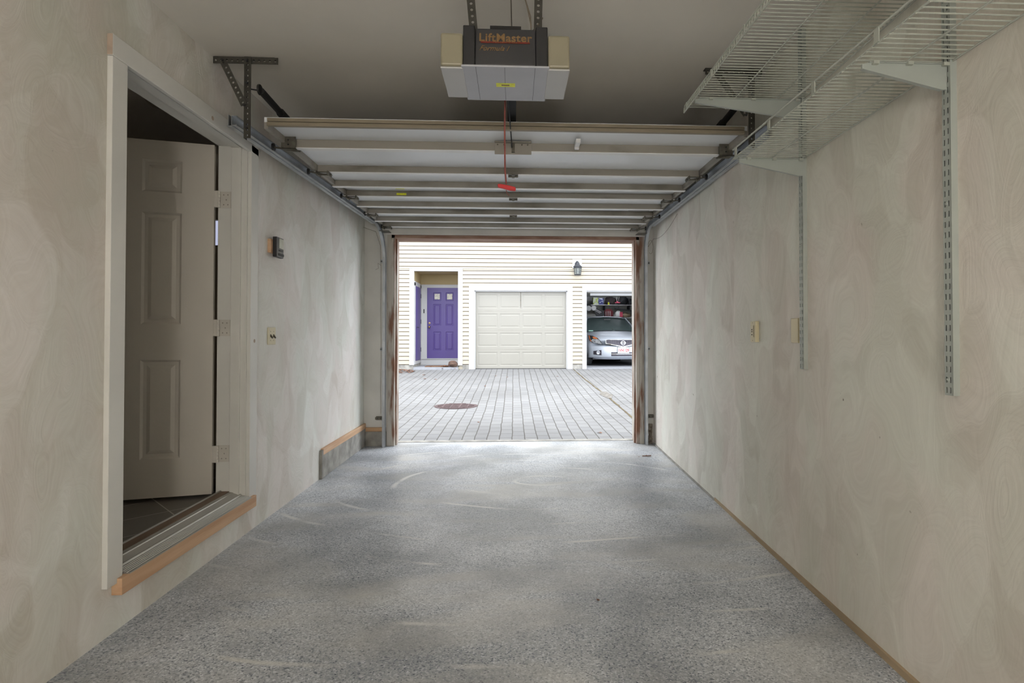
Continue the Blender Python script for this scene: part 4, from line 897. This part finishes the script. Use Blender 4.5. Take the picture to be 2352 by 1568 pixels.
SL = [(-2.2, 13.7, .05, 'dry leaf lying alone left on the paving below the leaf pile'), (-2.05, 12.9, .05, 'dry leaf on the paving in front of the purple door'), (-1.8, 12.8, .04, 'small dry leaf on the paving in front of the purple door'), (-.45, 13.4, .05, 'dry leaf on the paving before the closed garage door, left of centre'), (-.15, 13.2, .04, 'small dry leaf on the paving before the closed garage door'), (1.05, 13.3, .04, 'dry leaf on the paving before the right edge of the closed garage door'), (-.6, 11.6, .04, 'dry leaf on the mid paving behind the drain'), (-.48, 7.6, .03, 'dark dry leaf on the paving nearer than the drain'), (1.05, 6.75, .04, 'curled dry leaf on the paving close to the right jamb')]
for x, y, s, lb in SL:
    m = MB(); leaf_into(m, 0, 0, 0, s, random.uniform(0, 6)); tag(m.build('dry_leaf', 'leaf', loc=(x, y, gz(y)+.003)), lb, 'leaf', 'single leaves on the paving')
m = MB(); leaf_into(m, 0, 0, 0, .04, 1.5); m.tube([(-.05, 0, .004), (.04, .01, .006)], .004, 5); tag(m.build('dry_leaf', 'leaf', loc=(1.33, 5.47, FZ+.002)), 'reddish dry leaf on the garage floor by the right wall', 'leaf')
m = MB(); leaf_into(m, 0, 0, 0, .014, .5); tag(m.build('dry_leaf', 'leaf', loc=(1.24, 5.45, FZ+.002)), 'tiny dark leaf scrap on the garage floor left of the reddish leaf', 'leaf')
m = MB(); leaf_into(m, 0, 0, 0, .012, .5); tag(m.build('dry_leaf', 'leaf', loc=(.385, 2.53, FZ+.002)), 'tiny brown leaf crumb in the middle of the garage floor', 'leaf')

# ================================================================ CAR
car = thing('car', 'silver sedan parked nose out in the opposite garage', 'car', (0, 0, 0))
def lerp(a, b, f): return a+(b-a)*f
# half profiles: y, half width, bottom z, mid z, shoulder z, top edge z, top centre z  (z above garage floor)
S = [(0.00, .86, .24, .42, .56, .70, .735), (.03, .89, .20, .42, .58, .745, .785), (.12, .92, .19, .44, .64, .81, .855), (.35, .935, .19, .46, .72, .88, .93), (.75, .945, .19, .47, .80, .945, .99), (1.10, .95, .19, .48, .86, .985, 1.04), (1.35, .95, .19, .48, .90, .99, 1.03), (2.4, .95, .19, .48, .92, .99, 1.01), (3.9, .945, .2, .48, .95, 1.03, 1.05), (4.3, .92, .24, .5, .95, 1.05, 1.08), (4.52, .85, .3, .5, .85, .95, .97)]
def plan(y, x, w):   # how far the nose sweeps back towards its corners
    k = max(0, 1-y/1.0); return .42*k*(abs(x)/w)**2.4
rings = []
for y, hw, zb, zm, zs, ze, zc in S:
    half = [(0, zb), (hw*.75, zb), (hw*.94, zb+.05), (hw, zm), (hw*.985, zs), (hw*.90, ze), (hw*.5, lerp(ze, zc, .8)), (0, zc)]
    full = [(-x, z) for x, z in half[:0:-1]]+[(0, half[0][1])]+[(x, z) for x, z in half[1:]]
    full = full[:-1]   # drop duplicate centre top
    full = [(x, z) for x, z in full]
    rings.append([(x, y+plan(y, x, hw), z) for x, z in full])
m = MB(); nR = len(rings[0]); vs = [p for r_ in rings for p in r_]; fs = []
for i in range(len(rings)-1):
    for k in range(nR): k2 = (k+1) % nR; fs.append((i*nR+k, i*nR+k2, (i+1)*nR+k2, (i+1)*nR+k))
fs.append(tuple(range(nR))); fs.append(tuple((len(rings)-1)*nR+k for k in range(nR)))
m.add(vs, fs)
CARM = Matrix.Translation((3.13, 15.78, .262)) @ Matrix.Rotation(math.radians(4.5), 4, 'Z')
car.matrix_world = CARM; del car['_o']
def cpart(mb, name, mt, parent=None, **k):
    if name in SPLIT:
        for c in mb.comps(): o = c.build1(SPLIT[name], mt, None, **k); o.parent = car
        return o
    o = mb.build(name, mt, None, **k); o.parent = parent or car; return o
body = cpart(m, 'body', 'silver', smooth=True, subs=2)
# front skin with a slight overhang: bumper
def arc(x, y0=0., w_=.9, k=.42): return y0+k*(abs(x)/w_)**2.4
m = MB(); prof = [(-.012, .245), (-.045, .30), (-.05, .40), (-.045, .50), (-.02, .56), (.03, .60), (.12, .60), (.12, .245)]
N_ = 24; vs = []; fs = []
for i in range(N_+1):
    x = lerp(-.90, .90, i/N_)
    for dy, z in prof: vs.append((x, arc(x)+dy, z))
for i in range(N_):
    for k in range(8): k2 = (k+1) % 8; fs.append((i*8+k, i*8+k2, (i+1)*8+k2, (i+1)*8+k))
fs += [tuple(range(8)), tuple(N_*8+k for k in range(8))]; m.add(vs, fs); bump = cpart(m, 'front_bumper', 'silver', smooth=True)
def arcplate(mb, x0, x1, zl0, zl1, zr0, zr1, dy, th=.02, n_=10, dz=0):
    vs = []; fs = []
    for i in range(n_+1):
        f = i/n_; x = lerp(x0, x1, f); za = lerp(zl0, zr0, f); zb = lerp(zl1, zr1, f); y = arc(x)+dy
        vs += [(x, y, za), (x, y+dz, zb), (x, y+th+dz, zb), (x, y+th, za)]
    for i in range(n_):
        for k in range(4): k2 = (k+1) % 4; fs.append((i*4+k, i*4+k2, (i+1)*4+k2, (i+1)*4+k))
    fs += [(0, 1, 2, 3), tuple(n_*4+k for k in range(4))]; mb.add(vs, fs)
m = MB(); arcplate(m, -.46, -.0, .67, .765, .575, .765, -.035, dz=.03); arcplate(m, 0, .46, .575, .765, .67, .765, -.035, dz=.03); gr = cpart(m, 'grille', 'grille')
m = MB()
for z in (.60, .63, .66, .69, .72, .75):
    xm = .46 if z > .67 else .46*(z-.56)/.11
    arcplate(m, -xm, xm, z-.002, z+.002, z-.002, z+.002, -.042+.16*(z-.575)*1.0, .006, 16)
for k in range(-15, 16):
    x = k*.03; zb_ = .575+.095*abs(x)/.46
    m.box(x-.002, x+.002, arc(x)-.038, arc(x)-.0, zb_, .765)
sub(m, 'grille_mesh', 'meshgrey', gr)
m = MB(); arcplate(m, -.49, 0, .655, .675, .553, .575, -.048, .03); arcplate(m, 0, .49, .553, .575, .655, .675, -.048, .03); arcplate(m, -.48, .48, .768, .776, .768, .776, -.015, .03, 16)
arcplate(m, -.485, -.468, .66, .776, .66, .776, -.03, .03, 2); arcplate(m, .468, .485, .66, .776, .66, .776, -.03, .03, 2); sub(m, 'chrome_surround', 'chrome', gr)
m = MB(); ring = []; A = []
for k in range(28):
    a = 2*PI*k/28
    for r_, yy in ((.062, -.055), (.048, -.055), (.048, -.04), (.062, -.04)): A.append((r_*1.1*math.cos(a), yy, .677+r_*math.sin(a)))
m.add(A, [(k*4+j, k*4+(j+1) % 4, ((k+1) % 28)*4+(j+1) % 4, ((k+1) % 28)*4+j) for k in range(28) for j in range(4)])
m.box(-.082, .082, -.060, -.040, .668, .686); em = sub(m, 'emblem', 'chrome', gr)
# hood edge line, headlights
for s in (-1, 1):
    def HL(pts, dy, th=.03): return [(s*x, arc(x)+dy, z) for x, z in pts]
    out = [(.56, .62), (.80, .68), (.875, .74), (.905, .90), (.80, .885), (.68, .82), (.60, .72)]
    m = MB(); m.prism([(s*x, arc(x)-.03+(z-.62)*.35, z) for x, z in out], (0, .06, 0)); hl = cpart(m, 'headlight', 'blackpl')
    m = MB(); m.prism([(s*x, arc(x)-.037+(z-.62)*.35, z) for x, z in [(.585, .635), (.79, .685), (.845, .74), (.81, .79), (.66, .775), (.61, .70)]], (0, .02, 0)); sub(m, 'headlamp_lens', 'headlamp', hl)
    m = MB(); m.prism([(s*x, arc(x)-.037+(z-.62)*.35, z) for x, z in [(.68, .785), (.78, .80), (.81, .85), (.76, .855), (.71, .83)]], (0, .02, 0)); m.prism([(s*x, arc(x)-.037+(z-.62)*.35, z) for x, z in [(.83, .705), (.868, .735), (.897, .89), (.875, .885), (.86, .77)]], (0, .02, 0)); sub(m, 'indicator', 'amber', hl)
    m = MB(); c = .70; m.prism([(s*x, arc(x)-.058, z) for x, z in [(.60, .32), (.80, .34), (.80, .44), (.60, .47)]], (0, .05, 0)); fl = cpart(m, 'fog_light', 'grille')
    m = MB(); m.lathe([(0, 0), (.05, 0), (.055, -.012), (.045, -.014), (.03, -.006), (0, -.004)], (s*.69, arc(.69)-.085, .395), 18, 'y'); sub(m, 'lamp', 'alloy', fl)
m = MB(); arcplate(m, -.34, .34, .30, .41, .30, .41, -.056, .03, 14); it = cpart(m, 'lower_intake', 'grille')
m = MB(); arcplate(m, -.34, .34, .355, .368, .355, .368, -.062, .02, 14); sub(m, 'intake_bar', 'chrome', it)
m = MB(); m.box(-.17, .17, -.085, -.078, .385, .555); pl = cpart(m, 'licence_plate', 'platew', bevel=.004)
m = MB(); [m.box(*q) for q in ((-.178, .178, -.079, -.07, .378, .388), (-.178, .178, -.079, -.07, .552, .562), (-.178, -.168, -.079, -.07, .378, .562), (.168, .178, -.079, -.07, .378, .562))]; sub(m, 'plate_frame', 'blackpl', pl)
o = text('plate_lettering', '1VH 129', 'platered', .115, Matrix.Translation((0, -.0865, .462)) @ Matrix.Scale(.78, 4, (1, 0, 0)) @ FACE_CAM, pl, bold=.004)
m = MB(); m.box(-.06, .06, -.0865, -.085, .530, .538); sub(m, 'plate_heading', 'platered', pl)
# greenhouse
G = [(1.12, .80, .985), (1.85, .60, 1.455), (2.2, .60, 1.50), (3.1, .58, 1.485), (3.55, .56, 1.38), (4.15, .72, 1.06)]
m = MB(); base = [(1.12, .82, .96), (4.3, .80, 1.0)]
rows_ = []
W0 = [(1.08, .84, .97), (1.9, .62, 1.44), (2.25, .62, 1.465), (3.2, .60, 1.45), (3.6, .58, 1.35), (4.25, .78, 1.02)]
top = [(y, hw, z) for y, hw, z in W0]
# windscreen
wsL, wsH = (1.10, .83, .985), (1.92, .60, 1.435)
m = MB(); nn = 10; vs = []
for j in range(6):
    f = j/5; y, hw, z = [lerp(wsL[q], wsH[q], f) for q in range(3)]
    for i in range(nn+1):
        u = -1+2*i/nn; vs.append((u*hw, y+.20*u*u*(1-.5*f), z+.03*(1-u*u)*f+(.045*(1-f))*(1-u*u)))
m.add(vs, [(j*(nn+1)+i, j*(nn+1)+i+1, (j+1)*(nn+1)+i+1, (j+1)*(nn+1)+i) for j in range(5) for i in range(nn)])
ws = cpart(m, 'windscreen', 'glass', smooth=True)
# roof with pillars
m = MB(); vs = []; rows2 = [(1.88, .625, 1.44, .035), (2.0, .635, 1.465, .04), (2.4, .64, 1.475, .045), (3.0, .63, 1.465, .045), (3.35, .62, 1.44, .04)]
for y, hw, z, cr_ in rows2:
    for i in range(11):
        u = -1+.2*i; vs.append((u*hw, y+(.10*u*u if y < 2 else 0), z+cr_*(1-u*u)-(.02 if abs(u) > .99 else 0)))
m.add(vs, [(j*11+i, j*11+i+1, (j+1)*11+i+1, (j+1)*11+i) for j in range(4) for i in range(10)])
for s in (-1, 1):
    m.bar((s*.855, 1.27, .965), (s*.63, 2.0, 1.45), .05, .045); m.bar((s*.63, 2.0, 1.45), (s*.62, 3.35, 1.44), .05, .05)
    m.bar((s*.62, 3.35, 1.44), (s*.82, 4.2, 1.0), .07, .12); m.bar((s*.84, 2.45, .97), (s*.635, 2.45, 1.45), .05, .08, (0, 1, 0))
rf = cpart(m, 'roof', 'silver', smooth=True)
m = MB(); m.prism([(-.85, 1.33, .98), (-.625, 2.05, 1.44), (-.62, 3.3, 1.43), (-.80, 4.1, 1.0)], (.01, 0, 0)); m.prism([(.85, 1.33, .98), (.625, 2.05, 1.44), (.62, 3.3, 1.43), (.80, 4.1, 1.0)], (-.01, 0, 0)); m.quad((-.62, 3.35, 1.43), (.62, 3.35, 1.43), (.76, 4.15, 1.03), (-.76, 4.15, 1.03)); cpart(m, 'side_glass', 'glass')
m = MB(); m.tube([(-.72, 1.16, 1.005), (-.3, 1.07, 1.035), (-.02, 1.06, 1.04)], .009, 6); m.tube([(.05, 1.06, 1.045), (.4, 1.10, 1.035), (.66, 1.15, 1.01)], .009, 6); cpart(m, 'wipers', 'blackpl')
m = MB(); m.box(-.12, .10, 1.76, 1.79, 1.36, 1.42); m.bar((-.02, 1.80, 1.36), (.02, 1.15, 1.06), .014, .01); cpart(m, 'rear_view_mirror', 'blackpl', bevel=.006)
m = MB(); m.box(-.74, -.60, 1.17, 1.178, 1.018, 1.05); cpart(m, 'windscreen_sticker', 'sticker')
for s in (-1, 1):
    m = MB(); m.lathe([(0, 0), (.07, 0), (.075, .03), (.05, .08), (0, .09)], (s*.97, 1.38, 1.03), 12, 'y'); cpart(m, 'wing_mirror', 'silver', smooth=True)
    for y in (.90, 3.65):
        c = (s*.84, y, .315)
        m = MB(); m.lathe([(.20, -.10), (.29, -.10), (.315, -.08), (.315, .08), (.29, .10), (.20, .10)], c, 32, 'x'); wh = cpart(m, 'wheel', 'rubber')
        m = MB(); m.lathe([(.0, .07*s), (.05, .075*s), (.19, .06*s), (.21, .10*s), (.205, .02*s)], c, 24, 'x'); sub(m, 'rim', 'alloy', wh)
m = MB(); m.box(-.8, .8, .35, 4.4, .19, .30); cpart(m, 'underbody', 'blackpl')
cpart(MB().tube([(s_*.0, 1.0, .2) for s_ in (0, 1)], .001, 3), 'hood_badge', 'chrome') if False else None

# ================================================================ STORED THINGS IN THE OPEN GARAGE
def tt(mb, name, mt, label, cat, group=None, **k): return tag(mb.build(name, mt, None, **k), label, cat, group)
sh = thing('storage_shelf', 'long white shelf across the back of the opposite garage', 'shelf', (3.6, 20.1, 2.25))
m = MB(); m.box(2.75, 4.73, 19.85, 20.36, 2.235, 2.26); m.build('board', 'wtrim', sh)
m = MB(); [m.box(x, x+.02, 19.9, 20.36, 2.08, 2.235) for x in (3.3, 4.2)]; m.build('bracket_leg', 'lantern', sh)
sh2 = thing('storage_shelf', 'lower grey shelf behind the silver car', 'shelf', (3.6, 19.8, 1.78))
m = MB(); m.box(2.45, 4.73, 19.6, 20.36, 1.76, 1.79); m.build('board', 'wtrim', sh2)
m = MB(); [m.box(x, x+.03, 19.7, 20.36, .262, 1.76) for x in (2.5, 3.5, 4.6)]; m.v = [(a, b_ if b_ > 19.72 else b_+.3, 1.60 if c < .5 else c) for a, b_, c in m.v]; m.build('bracket_leg', 'gboard', sh2)
sh3 = thing('storage_rack', 'blue grey plastic rack at the left of the opposite garage', 'rack', (2.2, 19.4, 1.5))
m = MB(); [m.box(1.70, 2.55, 19.2, 19.6, z, z+.03) for z in (1.6, 1.98, 2.2)]; m.build('tier', 'slate', sh3)
m = MB(); [m.box(x, x+.03, y, y+.03, 1.50, 2.23) for x in (1.985, 2.52) for y in (19.2, 19.57)]; m.build('post', 'slate', sh3)
Z2 = 2.26; Z1_ = 1.79
m = MB(); m.box(2.86, 3.06, 19.9, 20.05, Z2, Z2+.26, rz=.1); tt(m, 'packet', 'greenpk', 'white and green packet on the high shelf of the opposite garage', 'packet', bevel=.01)
m = MB(); m.box(3.07, 3.26, 19.9, 20.05, Z2, Z2+.24); tt(m, 'packet', 'bluepk', 'navy and white packet right of the green one', 'packet', bevel=.01)
m = MB(); m.box(2.03, 2.18, 19.25, 19.45, 2.01, 2.17); tt(m, 'plastic_box', 'slate', 'small blue grey box on the left rack', 'box', bevel=.01)
m = MB(); m.box(2.02, 2.42, 19.22, 19.55, 1.63, 1.80); tt(m, 'plastic_box', 'whitepl', 'pale storage box low on the left rack', 'box', bevel=.015)
m = MB(); m.lathe([(0, 0), (.11, 0), (.14, .05), (.14, .26), (.1, .33), (0, .34)], (2.16, 19.4, 2.23), 18); tt(m, 'bucket', 'slate', 'rounded grey tub on top of the left rack', 'bucket')
def roll(x, z, r, lb):
    t = thing('paper_roll', lb, 'roll', (x, 19.3, z), 'white rolls on the left rack')
    m = MB(); m.lathe([(r*.4, 0), (r, 0), (r, .25), (r*.4, .25)], (x, 19.3, z), 20, 'y'); m.build('roll', 'whitepl', t)
    m = MB(); m.lathe([(0, .01), (r*.4, .01), (r*.4, .24), (0, .24)], (x, 19.3, z), 14, 'y'); m.build('core', 'slot', t)
roll(2.63, 2.10, .09, 'left one of two white rolls seen end on'); roll(2.81, 2.11, .085, 'right one of two white rolls seen end on')
def lumpy(name, mt, label, cat, c, r, seed, group=None):
    random.seed(seed); m = MB(); n1, n2 = 14, 10; vs = []; fs = []
    for j in range(n2+1):
        for i in range(n1):
            a = 2*PI*i/n1; p_ = PI*j/n2; k = 1+random.uniform(-.16, .16) if 0 < j < n2 else 1
            zz = -math.cos(p_)*r[2]*k; zz = max(zz, -r[2]*.8)
            vs.append((c[0]+r[0]*k*math.sin(p_)*math.cos(a), c[1]+r[1]*k*math.sin(p_)*math.sin(a), c[2]+zz+r[2]*.8))
    for j in range(n2):
        for i in range(n1): i2 = (i+1) % n1; fs.append((j*n1+i, j*n1+i2, (j+1)*n1+i2, (j+1)*n1+i))
    m.add(vs, fs); return tt(m, name, mt, label, cat, group, smooth=True)
lumpy('duffel_bag', 'darkbag', 'black bag under the packets at the left end of the high shelf', 'bag', (2.62, 19.9, 2.06), (.22, .18, .14), 1)
lumpy('duffel_bag', 'darkbag2', 'dark brown bag right of the packets on the high shelf', 'bag', (3.53, 20.08, Z2), (.20, .14, .17), 2)
lumpy('duffel_bag', 'darkbag', 'large black bag before the blue bin on the high shelf', 'bag', (3.98, 20.08, Z2), (.19, .16, .20), 3)
lumpy('cushion', 'darkbag', 'flat black cushion at the right of the high shelf', 'cushion', (4.27, 20.0, Z2), (.09, .14, .12), 4)
m = MB(); m.prism([(4.42, 19.86, Z2), (4.72, 19.86, Z2), (4.73, 19.86, Z2+.36), (4.38, 19.86, Z2+.36)], (0, .4, 0)); tt(m, 'plastic_bin', 'bluebin', 'blue plastic bin at the right end of the high shelf', 'bin', bevel=.015)
t = thing('toy_plane', 'small pink toy plane hanging on two strings', 'toy', (3.68, 19.6, 2.30))
m = MB(); m.prism([(3.60, 19.5, 2.30), (3.78, 19.5, 2.30), (3.78, 19.5, 2.325), (3.70, 19.5, 2.33), (3.69, 19.5, 2.37), (3.67, 19.5, 2.37), (3.66, 19.5, 2.33), (3.60, 19.5, 2.325)], (0, .03, 0)); m.tube([(3.68, 19.42, 2.315), (3.68, 19.62, 2.315)], .02, 8); m.build('fuselage', 'pink', t)
m = MB(); m.tube([(3.67, 19.52, 2.33), (3.66, 19.52, 2.80)], .004, 5); m.tube([(3.72, 19.52, 2.33), (3.80, 19.52, 2.80)], .004, 5); m.build('strings', 'whitepl', t)
t = thing('spray_can', 'little yellow topped can beside the pink toy', 'can', (3.43, 19.9, Z2))
m = MB(); m.lathe([(.03, 0), (.03, .07), (.015, .085)], (3.43, 19.88, Z2), 12); m.build('can', 'yellow', t)
m = MB(); m.lathe([(.016, .085), (.016, .10), (0, .10)], (3.43, 19.88, Z2), 12); m.build('cap', 'whitepl', t)
# lower shelf
t = thing('ice_skates', 'black and white skates leaning on the lower shelf', 'skates', (2.98, 19.65, Z1_))
m = MB(); m.prism([(2.83, 19.62, 2.12), (2.88, 19.62, 2.16), (3.22, 19.62, 2.02), (3.25, 19.62, 1.86), (3.05, 19.62, Z1_+.001), (2.98, 19.62, Z1_+.001)], (0, .12, 0)); m.build('boot', 'blackpl', t)
m = MB(); m.bar((2.90, 19.612, 2.09), (3.12, 19.612, 1.97), .01, .018); m.bar((2.90, 19.612, 2.04), (3.08, 19.612, 1.94), .01, .014); m.build('stripe', 'whitepl', t)
t = thing('fabric_drum', 'maroon and grey striped round bag on the lower shelf', 'bag', (3.42, 19.8, Z1_))
m = MB(); m.lathe([(.0, 0), (.15, 0), (.175, .06), (.17, .22), (.10, .31), (0, .32)], (3.42, 19.8, Z1_), 20); m.build('bag', 'maroon', t, smooth=True)
m = MB(); [m.bar((3.42+dx, 19.8-math.sqrt(.177**2-dx*dx)-.003, Z1_+.03), (3.42+dx, 19.8-math.sqrt(.172**2-dx*dx)-.003, Z1_+.22), .018, .004, (0, 1, 0)) for dx in (-.12, -.05, .02)]; m.build('stripes', 'gboard', t)
t = thing('plastic_jug', 'white jug with a pink label on the lower shelf', 'jug', (3.78, 19.75, Z1_))
m = MB(); m.lathe([(0, 0), (.11, 0), (.12, .03), (.12, .17), (.06, .23), (.03, .25), (0, .25)], (3.76, 19.75, Z1_), 20); m.build('bottle', 'whitepl', t, smooth=True)
m = MB(); m.box(3.79, 3.90, 19.62, 19.64, Z1_+.02, Z1_+.2, rz=.25); m.build('label_panel', 'pink', t)
m = MB(); m.bar((3.62, 19.68, 2.12), (4.62, 19.68, 1.98), .06, .045); m.bar((3.62, 19.68, 2.13), (3.78, 19.68, 2.16), .05, .05); tt(m, 'tripod_bag', 'blackpl', 'long black tripod lying slantwise over the lower shelf clutter', 'tripod', bevel=.01)
lumpy('rucksack', 'tan', 'tan bag under the slanting tripod', 'bag', (4.05, 19.85, Z1_), (.18, .15, .10), 6)
lumpy('rucksack', 'darkbag2', 'dark brown bundle at the right end of the lower shelf', 'bag', (4.45, 19.85, Z1_), (.20, .16, .12), 8)
for o in bpy.data.objects:
    if '_o' in o: del o['_o']
